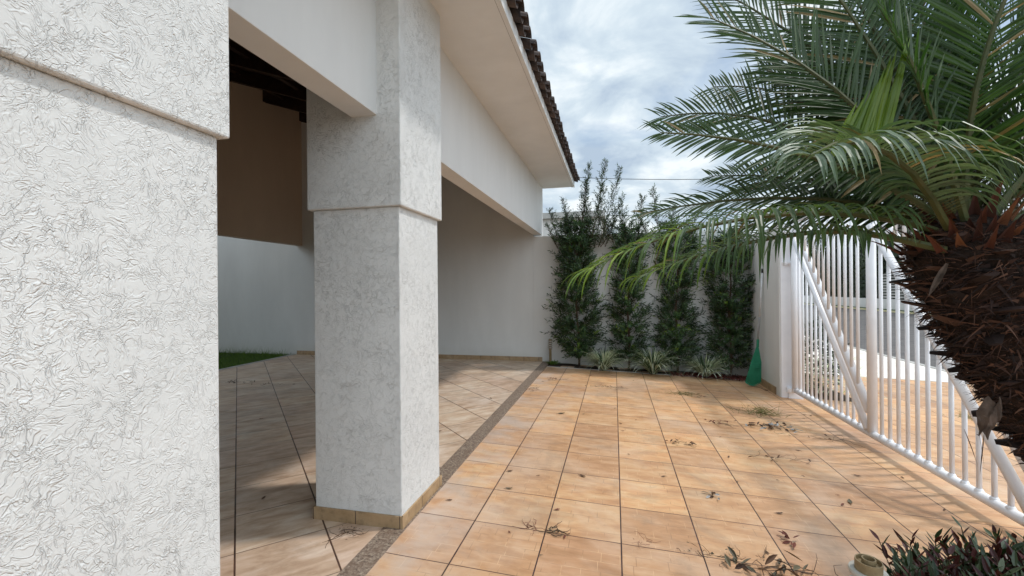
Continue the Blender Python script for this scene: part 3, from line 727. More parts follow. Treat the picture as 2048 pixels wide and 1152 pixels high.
for key, pts in FR.items():
    roll, LL, dr, vee, mt = FP[key]
    P, tot = smooth_path(pts, 68)
    g = G()
    n = len(P)
    g.tube(P, [0.0095 * (1 - i / n) ** 0.8 + 0.0016 for i in range(n)], 6, 0)
    for i in range(5, n):
        t = i / (n - 1)
        T = P[min(i + 1, n - 1)] - P[max(i - 1, 0)]; T /= np.linalg.norm(T)
        sd_ = np.cross(T, (0, 0, 1.))
        if np.linalg.norm(sd_) < 0.15: sd_ = np.cross(T, (0, 1., 0))
        sd_ /= np.linalg.norm(sd_); up = np.cross(sd_, T)
        # T points away from the crown; roll the frame so the blade plane turns towards the open side
        rr = R(roll); s2 = sd_ * math.cos(rr) + up * math.sin(rr); u2 = -sd_ * math.sin(rr) + up * math.cos(rr)
        for sg in (-1, 1):
            if t < 0.16:
                L = LL * 0.32 * (0.5 + t * 3); wd = 0.004; fw = 0.5; mi = 0; dd = 0
            else:
                q = (t - 0.16) / 0.84
                L = LL * (0.55 + 0.45 * math.sin(min(q * 1.6, 1) * math.pi / 2)) * (1 - 0.62 * max(0, q - 0.45) / 0.55); wd = (0.0150 if key not in 'DE' else 0.0125) * (1 - 0.35 * q); mi = 1; dd = dr
                fw = (0.45 if key not in 'DEG' else 0.22) + (1.0 if key not in 'DEG' else 1.4) * q ** (1.5 if key not in 'DEG' else 2.6)
            L *= rng.uniform(0.80, 1.10)
            if mi == 1 and rng.random() < 0.03: mi = 2
            if mi == 1 and key in 'DE' and t > 0.6 and rng.random() < (t - 0.45): mi = 3
            d = s2 * sg + u2 * (vee + rng.normal(0, 0.10)) + T * (fw + rng.normal(0, 0.06))
            g.blade(P[i] + s2 * sg * 0.003 + T * rng.uniform(-.004, .004), d, L, wd, u2 + s2 * rng.normal(0, 0.25), dd * rng.uniform(0.7, 1.3), 6 if dd > 1 else 4, mi, fold=0.22, twist=rng.normal(0, 0.3))
    g.obj('frond', ['rachis', mt, 'palm_dry', 'palm_young'], palm)
# the unopened spear and young bright leaf
g = G()
for i in range(20):
    q = i / 19
    base = np.array((0.545, 1.29, 1.80)) + np.array((0.135, 0.02, 0.035)) * q
    d = np.array((0.42 - 0.22 * q, 0.05, 0.95)) + rng.normal(0, 0.03, 3)
    g.blade(base, d, 0.14 + 0.14 * q ** 0.8 + rng.uniform(-.03, .02), 0.0165, (0.3, -1, 0), rng.uniform(0, .2), 5, 0, fold=0.15)
g.obj('young_leaf', 'palm_young', palm)

# ------------------------------------------------------------ column shrubs
def shrub(x, y, h, rx, ry, sprigs, label, seed, lean=0.):
    r = np.random.default_rng(seed)
    z0 = gz(x, y)
    root = thing('columnar_shrub', label, 'shrub', (x, y, z0), 'column shrubs trained along the boundary wall')
    st = G(); fo = G()
    st.tube([(x + 0.02 * math.sin(k * 1.3) + lean * k / 9, y, z0 + h * 0.98 * k / 9) for k in range(10)], [0.022 - 0.0016 * k for k in range(10)], 7)
    def spray(p, d, L, nl, ll, mi=0, lw=0.011):
        d = d / np.linalg.norm(d)
        q = p + d * L
        st.tube([p, p + d * L * 0.5 + np.array((0, 0, 0.01)), q], [0.003, 0.0022, 0.0012], 3, cap=False)
        a0 = r.uniform(0, 6.28)
        A = np.cross(d, (0.3, 0.2, 1.)); A /= np.linalg.norm(A); B = np.cross(d, A)
        for k in range(nl):
            t = (k + 1) / nl; a = a0 + k * 2.4
            rd = A * math.cos(a) + B * math.sin(a)
            fo.blade(p + d * L * t, rd * 0.9 + d * (0.55 + 0.3 * t), ll * r.uniform(0.7, 1.1), lw, d - rd * 0.5, r.uniform(0, .4), 2, mi, shape='lance')
    n = int(640 * h / 2.6 * rx / 0.36)
    for i in range(n):
        u = r.random(); zz = z0 + 0.16 + (h - 0.2) * u
        a = r.uniform(0, 6.283); prof = (0.78 + 0.22 * math.sin(u * 9 + seed)) * (1 - 0.45 * max(0, u - 0.75) / 0.25) * (0.45 + 0.55 * min(1, u / 0.14)) * (1 + 0.22 * math.sin(u * 23 + a * 2 + seed))
        rr = math.sqrt(r.uniform(0.12, 1))
        px, py = rx * prof * rr * math.cos(a), ry * prof * rr * math.sin(a)
        p = np.array((x + lean * u + px, min(y + py, 8.62), zz))
        d = np.array((math.cos(a) * 1.0, math.sin(a) * 0.8, r.uniform(0.1, 1.1)))
        L = r.uniform(0.10, 0.22) * (1.7 if r.random() < 0.12 else 1)
        d[2] += -0.3 if u < 0.3 else 0
        if p[1] + d[1] * L > 8.64: d[1] = -abs(d[1])
        new = r.random() < 0.05
        spray(p, d, L, 13, 0.086 if not new else 0.055, 1 if new else 0, 0.021)
        if rr < 0.75 and i % 3 == 0: st.tube([(x + lean * u, y, zz - 0.12), p], 0.003, 3, cap=False)
    for (sx_, sh, tilt) in sprigs:     # long upright shoots
        b = np.array((x + sx_, y - 0.05 + r.uniform(-.08, .08), z0 + h * 0.82))
        top = b + np.array((tilt, r.uniform(-.05, .05), sh))
        st.tube([b, (b + top) / 2 + np.array((tilt * 0.1, 0, 0)), top], [0.008, 0.005, 0.002], 5, cap=False)
        m_ = int(sh * 46)
        for k in range(m_):
            t = k / m_
            p = b + (top - b) * t
            a = r.uniform(0, 6.28)
            spray(p, np.array((math.cos(a), math.sin(a) * 0.7, 1.25)), (0.34 - 0.25 * t) * r.uniform(0.5, 1.1), 11, 0.055, 0, 0.015)
    st.obj('stem', 'twig', root)
    fo.obj('foliage', ['shrub', 'shrub_new'], root)
shrub(-0.66, 8.40, 2.75, 0.41, 0.26, [(-0.02, 1.55, 0.25), (0.22, 1.60, 0.30), (0.38, 1.45, 0.42), (-0.3, 0.75, -0.25), (0.05, 1.25, 0.1), (0.30, 1.15, 0.2), (-0.2, 0.6, 0.0), (0.42, 0.5, 0.3), (-0.38, 0.45, -0.2), (0.5, 0.75, 0.25), (0.15, 0.8, 0.05), (-0.1, 0.9, -0.15)], 'widest column shrub, leftmost at the garage end of the wall, with tall feathery shoots', 11, -0.05)
shrub(0.25, 8.42, 2.70, 0.28, 0.20, [(-0.05, 1.0, -0.05), (0.15, 1.0, 0.12), (0.1, 0.7, -0.25), (-0.2, 0.6, -0.2)], 'second column shrub from the garage, narrow at the foot', 12, 0.02)
shrub(1.10, 8.42, 2.75, 0.32, 0.22, [(-0.25, 1.10, -0.15), (-0.15, 0.75, 0.1), (0.2, 0.55, 0.1), (-0.35, 0.6, -0.3)], 'third column shrub, behind the darkest clump of striped grass', 13)
shrub(1.98, 8.40, 2.55, 0.36, 0.23, [(0.0, 0.5, 0.1), (0.2, 0.4, 0.0), (-0.25, 0.5, -0.1)], 'column shrub nearest the green rake, standing over red bark', 14)

# striped grass clumps
def clump(x, y, rad, n, label, seed, light=0.6):
    r = np.random.default_rng(seed); z0 = gz(x, y) + 0.01
    g = G()
    for i in range(n):
        a = r.uniform(0, 6.283); e = r.uniform(0.9, 3.2)
        d = np.array((math.cos(a), math.sin(a), e))
        if y + 0.25 * math.sin(a) > 8.6: d[1] *= 0.4
        g.blade((x + 0.06 * math.cos(a) * r.random(), y + 0.05 * math.sin(a) * r.random(), z0), d, rad * r.uniform(1.1, 1.75), 0.015, (d[0] * -e, d[1] * -e, 1), r.uniform(1.5, 2.8), 8, 0 if r.random() < light else 1, fold=0.2)
    tag(g.obj('striped_grass', ['blade_white', 'blade_green'], loc=(x, y, z0)), label, 'plant', 'white striped grass clumps at the foot of the wall')
clump(-0.20, 8.20, 0.36, 330, 'pale striped grass clump beside the garden lamp end of the bed', 3, 0.62)
clump(0.66, 8.17, 0.42, 360, 'darker and tallest striped grass clump, middle of the bed', 4, 0.42)
clump(1.53, 8.22, 0.36, 330, 'pale striped grass clump next to the red bark', 5, 0.60)
# red bark
g = G()
for i in range(1500):
    x = rng.uniform(0.95, 2.32); y = rng.uniform(8.16, 8.5) if rng.random() < 0.85 else rng.uniform(8.10, 8.2)
    if x < 1.3 and rng.random() < 0.5: continue
    a = rng.uniform(0, 6.28)
    g.blade((x, y, gz(x, y) + rng.uniform(0.008, 0.04)), (math.cos(a), math.sin(a), rng.normal(0, .3)), rng.uniform(0.02, 0.05), rng.uniform(0.012, 0.022), (rng.normal(0, .4), rng.normal(0, .4), 1), 0.2, 2, 0, fold=0.3, shape='oval')
tag(g.obj('red_bark', 'bark_chip'), 'red bark chips scattered along the bed edge', 'bark', kind='stuff')
# low green weed at the lamp
g = G()
for i in range(160):
    a = rng.uniform(0, 6.28); rr = rng.uniform(0, 0.11)
    g.blade((-1.16 + rr * math.cos(a) * 1.1, 8.42 + rr * math.sin(a), gz(-1.16, 8.4) + 0.02), (math.cos(a), math.sin(a), rng.uniform(.4, 1.6)), rng.uniform(.03, .09), 0.02, (0, 0, 1), 1.0, 3, 0, shape='oval')
tag(g.obj('weed', 'grass', loc=(-1.16, 8.42, 0.0)), 'small leafy green weed around the foot of the slatted lamp', 'weed')

# garden lamps
def garden_lamp(name, loc, h, r, label, tilt=0.):
    root = thing(name, label, 'garden lamp', loc, 'low slatted garden lamps')
    T = Matrix.Rotation(tilt, 3, 'X') @ Matrix.Rotation(tilt * 0.6, 3, 'Y')
    L = np.array(loc)
    def at(z): return L + np.array(T @ Vector((0, 0, z)))
    g = G(); g.lathe([(r * .55, 0), (r * .55, h - r * 4.6), (r * 0.8, h - r * 4.5), (r * .8, h - r * 4.4), (0, h - r * 4.4)], L, 24, 0, T); g.obj('post', 'lamp_brass', root, smooth=True)
    g = G(); g.lathe([(r * .62, h - r * 4.4), (r * .62, h - r * .9)], L, 24, 0, T); g.obj('glass', 'lamp_glass', root, smooth=True)
    for k in range(4):
        z = h - r * 1.05 - k * r * 0.92
        g = G(); g.lathe([(r * .64, z + r * .10), (r * .98, z + r * .10), (r * 1.02, z), (r * .98, z - r * .22), (r * .90, z - r * .22), (r * .64, z - r * .05), (r * .64, z + r * .10)], L, 32, 0, T); g.obj('louvre_ring', 'lamp_metal', root, smooth=False)
    g = G()
    for k in range(8):
        a = k * math.pi / 4
        v = [(r * .66 * math.cos(a + e), r * .66 * math.sin(a + e), zz) for zz in (h - r * 4.3, h - r * .9) for e in (-.06, .06)]
        v = (np.array(v) @ np.array(T).T) + L
        g.add(v, [(0, 1, 3, 2)])
    g.obj('strut', 'black', root)
    g = G(); g.lathe([(r * .70, h - r * .95), (r * .70, h - r * .34), (r * .64, h - r * .34), (r * .62, h - r * .60), (r * .36, h - r * .62), (r * .36, h - r * .20), (r * .30, h - r * .20), (r * .28, h - r * .75), (0, h - r * .75)], L, 32, 0, T); g.obj('cap', 'lamp_brass', root, smooth=False)
garden_lamp('garden_lamp', (0.785, 1.67, -0.06), 0.655, 0.053, 'large grey garden lamp with open top, in front of the red leaved ground cover', 0.03)
garden_lamp('garden_lamp', (-1.22, 8.50, -0.01), 0.50, 0.046, 'small brass garden lamp against the wall at the end of the granite strip')

# leaf rake
rake = thing('leaf_rake', 'green plastic leaf rake standing head down against the white wall corner', 'rake', (2.16, 7.72, -0.13))
g = G(); g.tube([(2.225, 7.73, 0.56), (2.262, 7.75, 0.98)], 0.013, 10); g.obj('lower_handle', 'handle_grey', rake, smooth=True)
g = G(); g.tube([(2.262, 7.75, 0.98), (2.312, 7.77, 1.68)], 0.0135, 10); g.obj('upper_handle', 'handle_white', rake, smooth=True)
g = G(); g.tube([(2.312, 7.77, 1.68), (2.314, 7.772, 1.75)], 0.0150, 10); g.obj('grip', 'black', rake, smooth=True)
g = G()
for k in range(13):
    q = (k - 6) / 6
    base = np.array((2.225, 7.73, 0.56)); tip = np.array((2.145 + q * 0.125, 7.70 + q * 0.06, -0.100 + 0.05 * abs(q) ** 2))
    m_ = base + (tip - base) * 0.5 + np.array((q * 0.015, -0.03, 0))
    dv = np.array((1., 0.3, 0))
    vs = []
    for p_, ww in ((base, 0.004), (m_, 0.0100), (tip, 0.0092), (tip + np.array((0, -0.035, -0.012)), 0.008)):
        vs += [p_ - dv * ww, p_ + dv * ww, p_ + dv * ww + np.array((0, -0.005, 0)), p_ - dv * ww + np.array((0, -0.005, 0))]
    g.add(vs, [(i * 4 + j, i * 4 + (j + 1) % 4, i * 4 + 4 + (j + 1) % 4, i * 4 + 4 + j) for i in range(3) for j in range(4)])
g.tube([(2.12, 7.69, 0.17), (2.185, 7.68, 0.18), (2.245, 7.71, 0.17)], 0.007, 6)
g.tube([(2.222, 7.725, 0.50), (2.228, 7.73, 0.62)], 0.02, 8)
g.obj('head', 'rake_green', rake)

# ------------------------------------------------------------ ground cover bed by the camera
bed = [(1.12, 0.2), (1.12, 1.85), (1.17, 2.22), (1.31, 2.48), (1.75, 2.66), (2.25, 2.84), (2.38, 2.84), (2.38, 0.2)]
def inside(x, y, poly):
    c = False; n = len(poly)
    for i in range(n):
        x1, y1 = poly[i]; x2, y2 = poly[(i + 1) % n]
        if (y1 > y) != (y2 > y) and x < (x2 - x1) * (y - y1) / (y2 - y1) + x1: c = not c
    return c
g = G(); n = len(bed)
vt = [(x, y, gz(x, y) + 0.03) for x, y in bed]; vb = [(x, y, gz(x, y) - 0.05) for x, y in bed]
g.add(vt + vb, [tuple(range(n))[::-1]] + [(i, (i + 1) % n, (i + 1) % n + n, i + n) for i in range(n)])
struct(g.obj('palm_bed_soil', 'soil'))
g = G(); cnt = 0
while cnt < 2600:
    x, y = rng.uniform(1.0, 2.4), rng.uniform(0.9, 2.9)
    if not inside(x, y, bed): continue
    cnt += 1
    z0 = gz(x, y) + 0.02
    hgt = rng.uniform(0.16, 0.31)
    lean = np.array((rng.normal(-0.15, 0.35), rng.normal(0.05, 0.35), 1.0)); lean /= np.linalg.norm(lean)
    g.tube([(x, y, z0), np.array((x, y, z0)) + lean * hgt], 0.0025, 3, 2, cap=False)
    red = rng.random() < (0.40 if y > 2.2 else 0.22)
    a0 = rng.uniform(0, 6.28)
    for k in range(8):
        a = a0 + k * 2.4; t = 0.35 + 0.65 * k / 7
        rd = np.array((math.cos(a), math.sin(a), 0))
        up_ = 0.5 + 0.9 * t
        g.blade(np.array((x, y, z0)) + lean * hgt * t, rd + lean * up_, rng.uniform(0.045, 0.085), 0.023, lean - rd * 0.6, rng.uniform(0.1, .7), 4, 1 if (red and rng.random() < .75) or rng.random() < .12 else 0, fold=0.2, shape='lance')
tag(g.obj('ground_cover', ['cover_green', 'cover_red', 'twig']), 'dense red and green leafed ground cover around the palm trunk', 'ground cover', kind='stuff')

# lawn
g = G()
for i in range(9000):
    x = -7.16 - abs(rng.normal(0, 1.6)); y = rng.uniform(5.2, 8.62)
    if x < -10.5: continue
    g.blade((x, y, 0.0), (rng.normal(0, .5), rng.normal(0, .5), 1), rng.uniform(0.03, 0.08), 0.010, (rng.normal(), rng.normal(), .2), 0.6, 2, 0, shape='tri')
for i in range(260):
    x = rng.uniform(-9.6, -7.2); y = rng.uniform(8.3, 8.6)
    g.blade((x, y, 0.0), (rng.normal(0, .5), rng.normal(0, .3), 1), rng.uniform(0.1, 0.26), 0.007, (rng.normal(), rng.normal(), .2), 1.0, 4, 0, shape='tri')
tag(g.obj('lawn_grass', 'grass'), 'strip of rough green grass between garage and garden wall', 'grass', kind='stuff')

# ------------------------------------------------------------ litter on the floor
def floor_z(x, y): return 0.015 if x < -1.39 else (0.020 if x < -1.245 else gz(x, y))
def dry_leaf(x, y, size, rot, mat, label, group='dry leaves scattered on the tiles', seed=0, cat='leaf', name='dry_leaf', curl=0.5, wide=0.42):
    r = np.random.default_rng(seed + 900)
    g = G(); d = np.array((math.cos(rot), math.sin(rot), 0.0)); sd_ = np.array((-d[1], d[0], 0))
    vs = []; n_ = 7
    for i in range(n_):
        t = i / (n_ - 1); wv = size * wide * 0.5 * max(0.05, math.sin(math.pi * min(1, t * 0.93 + 0.05)) ** 0.8)
        c = d * size * (t - 0.5) + np.array((0, 0, 0.004 + curl * size * 0.35 * (t - 0.5) ** 2 * 4 * 0.5))
        lift = curl * wv * r.uniform(0.5, 1.1)
        vs += [c - sd_ * wv * 0.9 + np.array((0, 0, lift)), c, c + sd_ * wv * 0.9 + np.array((0, 0, lift * r.uniform(.5, 1.2)))]
    g.add(vs, [q for i in range(n_ - 1) for q in ((i * 3, i * 3 + 1, i * 3 + 4, i * 3 + 3), (i * 3 + 1, i * 3 + 2, i * 3 + 5, i * 3 + 4))])
    g.tube([d * -size * 0.5 + np.array((0, 0, .006)), d * -size * 0.5 - d * size * .25 + sd_ * size * .05 + np.array((0, 0, .004))], 0.0009, 4)
    o = g.obj(name, mat); o.location = (x, y, floor_z(x, y))
    return tag(o, label, cat, group)
def twig_pile(x, y, spread, n, ln, mats, label, seed, leaves=0, cat='twigs', name='twig_litter', ang=None, rad=0.0014, lsize=0.05, group=None):
    r = np.random.default_rng(seed)
    g = G(); z0 = 0.0
    for i in range(n):
        a = r.uniform(0, 6.28) if ang is None else ang + r.normal(0, 0.35)
        p = np.array((r.normal(0, spread[0]), r.normal(0, spread[1]), r.uniform(0.003, 0.02)))
        pts = [p]
        L = ln * r.uniform(0.5, 1.2)
        for k in range(5):
            a += r.normal(0, 0.45)
            p = p + np.array((math.cos(a), math.sin(a), 0)) * L / 5; p[2] = max(0.002, p[2] + r.normal(0, 0.006)); pts.append(p)
        g.tube(pts, [rad, rad, rad * .9, rad * .8, rad * .6, rad * .4], 4, 0)
    for i in range(leaves):
        a = r.uniform(0, 6.28)
        g.blade((r.normal(0, spread[0]), r.normal(0, spread[1]), r.uniform(0.004, 0.03)), (math.cos(a), math.sin(a), r.uniform(0, .7)), lsize * r.uniform(.6, 1.2), lsize * .3, (r.normal(0, .6), r.normal(0, .6), 1), 0.8, 4, 1 + (i % (len(mats) - 1)), fold=0.3, shape='oval')
    o = g.obj(name, mats); o.location = (x, y, floor_z(x, y)); return tag(o, label, cat, group)
twig_pile(-1.55, 2.34, (0.05, 0.03), 9, 0.13, ['twig', 'dryleaf'], 'brown dried seed twig at the foot of the textured pillar', 1, 40, lsize=0.016, rad=0.002, name='dry_twig', cat='twig')
twig_pile(-0.50, 2.67, (0.05, 0.015), 9, 0.12, ['dryred', 'twig'], 'reddish tangle of twigs on the tile joint near the pillar', 2, 0, name='dry_twig', cat='twig', rad=0.0018)
twig_pile(-0.36, 2.66, (0.025, 0.03), 9, 0.12, ['twig', 'dryolive'], 'olive curled twig star beside the reddish tangle', 3, 8, lsize=0.03, name='dry_twig', cat='twig', rad=0.0028)
twig_pile(0.18, 2.70, (0.04, 0.02), 8, 0.10, ['dryred', 'twig'], 'thin reddish root tuft on a joint in the foreground middle', 4, 0, name='dry_twig', cat='twig', rad=0.0011)
twig_pile(0.60, 2.70, (0.12, 0.025), 22, 0.10, ['twig', 'dryolive'], 'dark crumbly row of roots left of the fallen leafy branch', 5, 10, lsize=0.025)
twig_pile(0.83, 2.60, (0.13, 0.06), 12, 0.32, ['twig', 'dryolive', 'dryleaf'], 'fallen branch with curled brown green leaves in the foreground', 6, 26, cat='branch', name='fallen_branch', rad=0.0022, lsize=0.085)
twig_pile(1.02, 2.96, (0.02, 0.02), 3, 0.08, ['dryred', 'dryred'], 'curled red leaf cluster right of the fallen branch', 7, 8, cat='leaves', name='dry_leaf_cluster', lsize=0.06)
twig_pile(0.70, 3.44, (0.015, 0.02), 2, 0.05, ['twig', 'ashleaf', 'dryleaf'], 'grey white shrivelled leaf with a brown tip on the middle tiles', 8, 9, cat='leaves', name='dry_leaf_cluster', lsize=0.055)
twig_pile(0.62, 4.55, (0.07, 0.025), 9, 0.14, ['twig', 'dryleaf'], 'brown leaf stalk litter on the joint in mid floor', 9, 12, lsize=0.05, ang=0.1)
twig_pile(1.18, 5.42, (0.09, 0.025), 8, 0.16, ['twig', 'dryred'], 'dark twig and leaf litter left of the ashy leaf pile', 10, 12, lsize=0.05, ang=0.0)
twig_pile(1.42, 4.40, (0.12, 0.03), 6, 0.22, ['twig', 'dryleaf'], 'thin bent twigs with two brown leaves near the gate shadow', 11, 6, lsize=0.05, ang=0.2)
twig_pile(1.72, 5.42, (0.13, 0.08), 16, 0.22, ['twig', 'ashleaf', 'dryleaf'], 'ash grey and brown heap of dead leaves near the weed tuft', 12, 46, cat='leaves', name='dry_leaf_cluster', lsize=0.075)
twig_pile(2.15, 5.15, (0.16, 0.04), 10, 0.26, ['twig', 'dryleaf'], 'loose brown twigs lying towards the gate rail', 13, 4, ang=-0.3, lsize=0.04)
twig_pile(-0.12, 6.80, (0.16, 0.015), 16, 0.14, ['twig', 'dryleaf'], 'long dark row of dead moss on the joint before the pale grass clump', 14, 24, ang=0.0, lsize=0.03)
twig_pile(-0.98, 7.05, (0.08, 0.02), 8, 0.12, ['twig', 'dryleaf'], 'small dark litter heap beside the far end of the granite strip', 15, 10, ang=0.0, lsize=0.04)
twig_pile(-1.16, 6.30, (0.04, 0.10), 10, 0.10, ['twig', 'dryleaf'], 'crumbs of dead leaves along the granite strip edge', 16, 16, lsize=0.03)
twig_pile(2.27, 7.45, (0.01, 0.01), 1, 0.5, ['twig', 'dryleaf'], 'dark bent stick lying against the short white wall', 17, 0, ang=1.6, rad=0.005, cat='stick', name='stick')
twig_pile(-5.6, 5.8, (0.35, 0.05), 14, 0.20, ['twig', 'dryleaf'], 'dead leaf litter on the shaded garage floor', 18, 20, ang=0.0, lsize=0.05)
def weed_tuft(x, y, spread, n, ln, label, seed, flat=0.5):
    r = np.random.default_rng(seed); g = G()
    for i in range(n):
        a = r.uniform(0, 6.28)
        b = (r.normal(0, spread[0]), r.normal(0, spread[1]), 0.0)
        g.blade(b, (math.cos(a), math.sin(a) * .7, r.uniform(.1, 1.2) * flat), ln * r.uniform(.4, 1.2), 0.006, (r.normal(), r.normal(), .5), r.uniform(.2, 1.2), 5, 0, shape='tri')
        if i % 3 == 0: g.blade(b, (math.cos(a), math.sin(a), .1), ln * r.uniform(.5, 1.), 0.004, (0, 0, 1), .1, 3, 1, shape='tri')
    o = g.obj('weed_tuft', ['weed', 'dryleaf']); o.location = (x, y, floor_z(x, y))
    tag(o, label, 'weed', 'weed tufts pulled up and left on the tiles')
weed_tuft(0.93, 6.78, (0.13, 0.07), 90, 0.15, 'flat dry weed tuft in front of the striped grass', 21, 0.35)
weed_tuft(1.76, 6.02, (0.12, 0.10), 130, 0.22, 'taller green brown weed tuft left of the gate post', 22, 0.7)
weed_tuft(4.4, 6.7, (0.10, 0.10), 90, 0.20, 'green weed tuft outside the gate on the left', 23, 0.8)
weed_tuft(5.4, 6.9, (0.12, 0.07), 60, 0.16, 'low weed tuft outside the gate on the right', 24, 0.5)
named = [(-0.83, 3.446, .05, .6, 'dryleaf', 'dark folded leaf, upper of the pair near the strip'), (-0.767, 3.147, .055, .2, 'dryolive', 'olive brown leaf, lower of the pair near the strip'),
         (-0.258, 3.523, .06, -.5, 'dryleaf', 'brown pointed leaf alone left of the middle joint'), (1.646, 3.649, .075, 1.3, 'dryolive', 'upright olive leaf with stalk near the gate shadow'),
         (1.08, 3.32, .05, .2, 'dryleaf', 'round brown leaf with pale specks around it'), (1.62, 3.05, .05, -.7, 'dryleaf', 'narrow dark leaf next to the big garden lamp'),
         (1.95, 4.2, .055, -.6, 'dryleaf', 'narrow brown leaf between the gate shadows'), (-0.62, 5.2, .09, .5, 'dryolive', 'long curled straw coloured leaf at a far joint'), (-1.12, 2.86, .04, 0.3, 'dryleaf', 'small tan leaf close to the pillar skirting')]
for i, (x, y, s_, a, mt, lb) in enumerate(named): dry_leaf(x, y, s_, a, mt, lb, None, i)
for i in range(46):
    while True:
        x, y = rng.uniform(-1.15, 2.35), rng.uniform(2.4, 7.9)
        if not inside(x, y, bed): break
    dry_leaf(x, y, rng.uniform(0.018, 0.045), rng.uniform(0, 6.28), ['dryleaf', 'dryred', 'dryleaf', 'dryolive'][i % 4], 'tiny dry leaf crumb among many on the orange tiles', 'tiny leaf crumbs on the orange tiles', 40 + i)
for i, (x, y, lb) in enumerate([(-1.75, 4.2, 'dark leaf on the pale garage tiles just past the pillar'), (-2.1, 4.6, 'dark leaf on the garage floor left of the one past the pillar'), (-1.6, 5.6, 'dark leaf on the garage tiles against the granite strip'), (-3.9, 4.2, 'lone dark leaf on the shaded garage floor between the pillars'), (-2.4, 2.6, 'dark leaf on the shadowed garage tile left of the pillar foot')]):
    dry_leaf(x, y, 0.05, rng.uniform(0, 6.28), 'dryleaf', lb, 'dark leaves on the garage tiles', 120 + i)

# ------------------------------------------------------------ beyond
def windowed(g_house, parent, wins, ax, off):
    for (a0, a1, z0, z1) in wins:
        f = G()
        if ax == 'x': f.box(off - 0.06, off + 0.02, a0, a1, z0, z1)
        else: f.box(a0, a1, off - 0.06, off + 0.02, z0, z1)
        fo = f.obj('window', 'white_metal', parent)
        p = G()
        if ax == 'x': p.box(off - 0.075, off - 0.05, a0 + .08, a1 - .08, z0 + .08, z1 - .08)
        else: p.box(a0 + .08, a1 - .08, off - 0.075, off - 0.05, z0 + .08, z1 - .08)
        p.obj('pane', 'glass', fo)
nb = thing('neighbour_house', 'pale neighbour house just beyond the shrubs and the eave end', 'house', (-3, 14, -0.7))
g = G(); g.box(-9, -0.35, 13.2, 22, -0.75, 3.55); g.obj('wall', 'house_white', nb)
g = G(); g.box(-9.1, -0.25, 13.05, 22.1, 3.55, 3.72); g.obj('roof_slab', 'concrete', nb)
windowed(None, nb, [(-1.9, -0.7, 1.6, 3.0)], 'y', 13.2)
nb2 = thing('neighbour_house', 'beige house across the street behind the palm', 'house', (21, 22, -0.7))
g = G(); g.box(17.8, 26, 15, 24.5, -0.75, 7.6); g.obj('wall', 'house_beige', nb2)
g = G(); g.box(17.4, 26.2, 14.8, 24.8, 7.6, 7.9); g.obj('roof_slab', 'concrete', nb2)
for yy in (16.2, 17.4, 18.6, 19.8, 21.0, 22.2, 23.4):
    g = G(); g.box(17.68, 17.80, yy, yy + 0.16, 0.6, 7.6); g.obj('pilaster', 'house_beige', nb2)
windowed(None, nb2, [(21.3, 22.1, 1.4, 6.2), (16.5, 17.3, 1.4, 6.2), (23.6, 24.4, 1.4, 5.2)], 'x', 17.8)
nb3 = thing('neighbour_house', 'low beige house across the street behind the gate top rail', 'house', (21, 33, -0.7))
g = G(); g.box(18.5, 26, 27, 44, -0.75, 5.2); g.obj('wall', 'house_beige', nb3)
g = G(); g.prism([(18.0, 5.2), (26.5, 5.2), (22.2, 6.6)], 26.6, 44.4); g.obj('roof', 'roof', nb3)
windowed(None, nb3, [(28, 29.6, 1.2, 3.2), (31, 32.6, 1.2, 3.2), (36, 37.6, 1.2, 3.2)], 'x', 18.5)
lw = G(); lw.box(16.0, 16.2, -5, 70, -0.3, 0.62)
tag(lw.obj('street_wall', 'house_white'), 'low pale wall along the far side of the street', 'wall')
fe = thing('louvre_fence', 'grey fence of horizontal slats on the low wall across the street', 'fence', (16.1, 20, 0.62))
g = G()
for k in range(9): g.box(16.08, 16.12, 14, 31.5, 0.70 + k * 0.17, 0.80 + k * 0.17)
g.obj('slat_panel', 'concrete', fe)
for yy in range(14, 32, 3):
    g = G(); g.box(16.05, 16.15, yy, yy + 0.08, 0.62, 2.25); g.obj('post', 'concrete', fe)
def leaf_mass(g, c, rad, n, size, r, mi=0):
    for i in range(n):
        v = r.normal(0, 1, 3); v /= np.linalg.norm(v); v *= r.random() ** 0.35
        p = np.array(c) + v * np.array(rad)
        d = r.normal(0, 1, 3)
        g.blade(p, d, size * r.uniform(.6, 1.3), size * 0.42, r.normal(0, 1, 3), 0.3, 2, mi, shape='oval')
def tree(x, y, h, rad, label, seed, n=2600, size=0.22):
    r = np.random.default_rng(seed)
    root = thing('street_tree', label, 'tree', (x, y, -0.1), 'dark trees across the street')
    t = G(); t.tube([(x, y, -0.1), (x + .1, y, h * .35), (x - .05, y + .1, h * .6)], [.16, .12, .07], 8)
    for k in range(6):
        a = k * 1.05; t.tube([(x + .08, y, h * .35), (x + rad * .5 * math.cos(a), y + rad * .5 * math.sin(a), h * .62)], [.07, .02], 5)
    t.obj('trunk', 'twig', root)
    g = G()
    for k in range(9):
        a = r.uniform(0, 6.28); q = r.uniform(0.1, 0.65)
        leaf_mass(g, (x + rad * q * math.cos(a), y + rad * q * math.sin(a), h * r.uniform(.42, .88)), (rad * .5, rad * .5, h * .16), n // 9, size, r)
    g.obj('crown', 'hedge', root)
tree(17.2, 27, 4.6, 2.0, 'dark tree behind the slatted fence, seen through the right half of the gate', 31)
tree(17.0, 32, 5.6, 2.4, 'dark tree behind the slatted fence, seen through the middle of the gate', 32)
tree(17.3, 38, 6.0, 2.6, 'tallest dark tree, seen through the left bars of the gate', 33)
tree(16.9, 45, 6.2, 2.8, 'farthest dark tree, beside the gate hinges', 34)
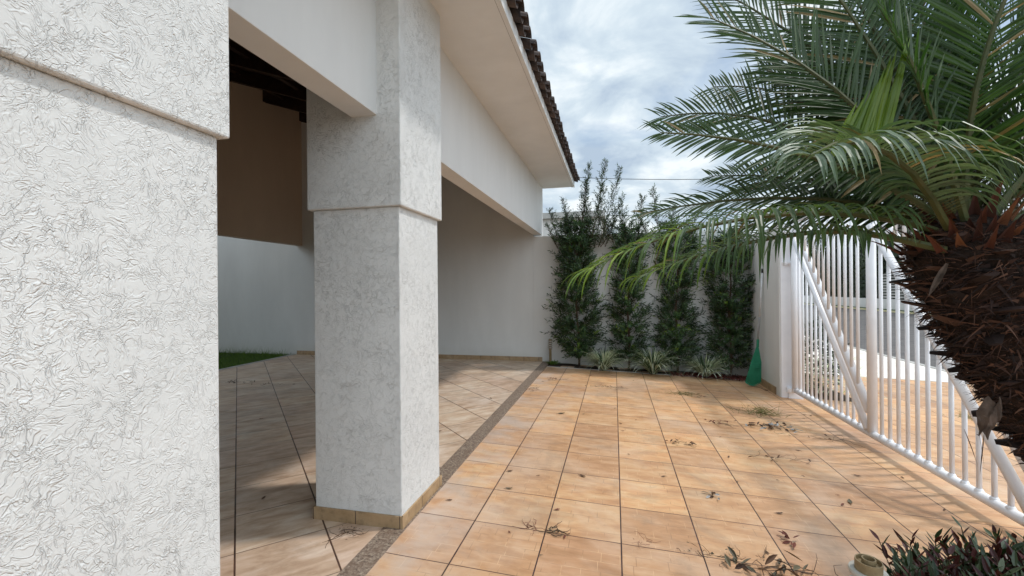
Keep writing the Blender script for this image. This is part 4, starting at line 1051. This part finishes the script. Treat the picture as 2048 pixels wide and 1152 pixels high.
def hedge(x0, x1, y0, y1, h, label, seed, n):
    r = np.random.default_rng(seed); g = G()
    for i in range(n):
        p = (r.uniform(x0, x1), r.uniform(y0, y1), r.uniform(0.2, h) * r.uniform(0.9, 1.08))
        g.blade(p, r.normal(0, 1, 3), r.uniform(.14, .30), .12, r.normal(0, 1, 3), .3, 2, 0, shape='oval')
    g.box(x0 + .35, x1, y0 + .2, y1 - .2, -0.1, h * 0.93)
    tag(g.obj('hedge', 'hedge'), label, 'hedge')
hedge(16.3, 17.4, 31.6, 62, 4.6, 'tall dark hedge across the street, behind the bars of the left gate panel', 51, 9000)
hedge(16.3, 17.2, 24.6, 31.5, 3.0, 'lower dark hedge showing over the slatted fence across the street', 52, 2500)
# bushes just outside on the verge
def bush(x, y, rad, h, label, seed, mats=('hedge',), strap=0):
    r = np.random.default_rng(seed); z0 = gz(x, y)
    g = G(); leaf_mass(g, (x, y, z0 + h * .5), (rad, rad, h * .5), 1500, 0.07, r)
    for i in range(strap):
        a = r.uniform(0, 6.28); g.blade((x + r.normal(0, .2), y + r.normal(0, .2) - .2, z0 + r.uniform(0, .5)), (math.cos(a), math.sin(a), r.uniform(.2, 1)), .45, .016, (0, 0, 1), 1.6, 6, 1, fold=.2)
    tag(g.obj('bush', list(mats), loc=(x, y, z0)), label, 'bush')
bush(3.05, 7.75, 0.42, 1.15, 'dark bush with pale strap leaves outside the gate hinges', 41, ('hedge', 'blade_white'), 130)
bush(3.1, 9.3, 0.4, 1.0, 'dark bush on the verge beside the pale pavement', 42)
# overhead cables
for a, b, lb in (((-2.2, 26, 7.95), (16, 26, 7.35), 'upper thin overhead cable crossing behind the shrubs'), ((-3.0, 26, 5.85), (16, 26, 5.55), 'lower thin overhead cable crossing behind the shrubs')):
    g = G(); pts = [np.array(a) + (np.array(b) - np.array(a)) * t - np.array((0, 0, 0.35)) * 4 * t * (1 - t) for t in np.linspace(0, 1, 14)]
    g.tube(pts, 0.017, 5)
    tag(g.obj('overhead_cable', 'black'), lb, 'cable', 'overhead cables')
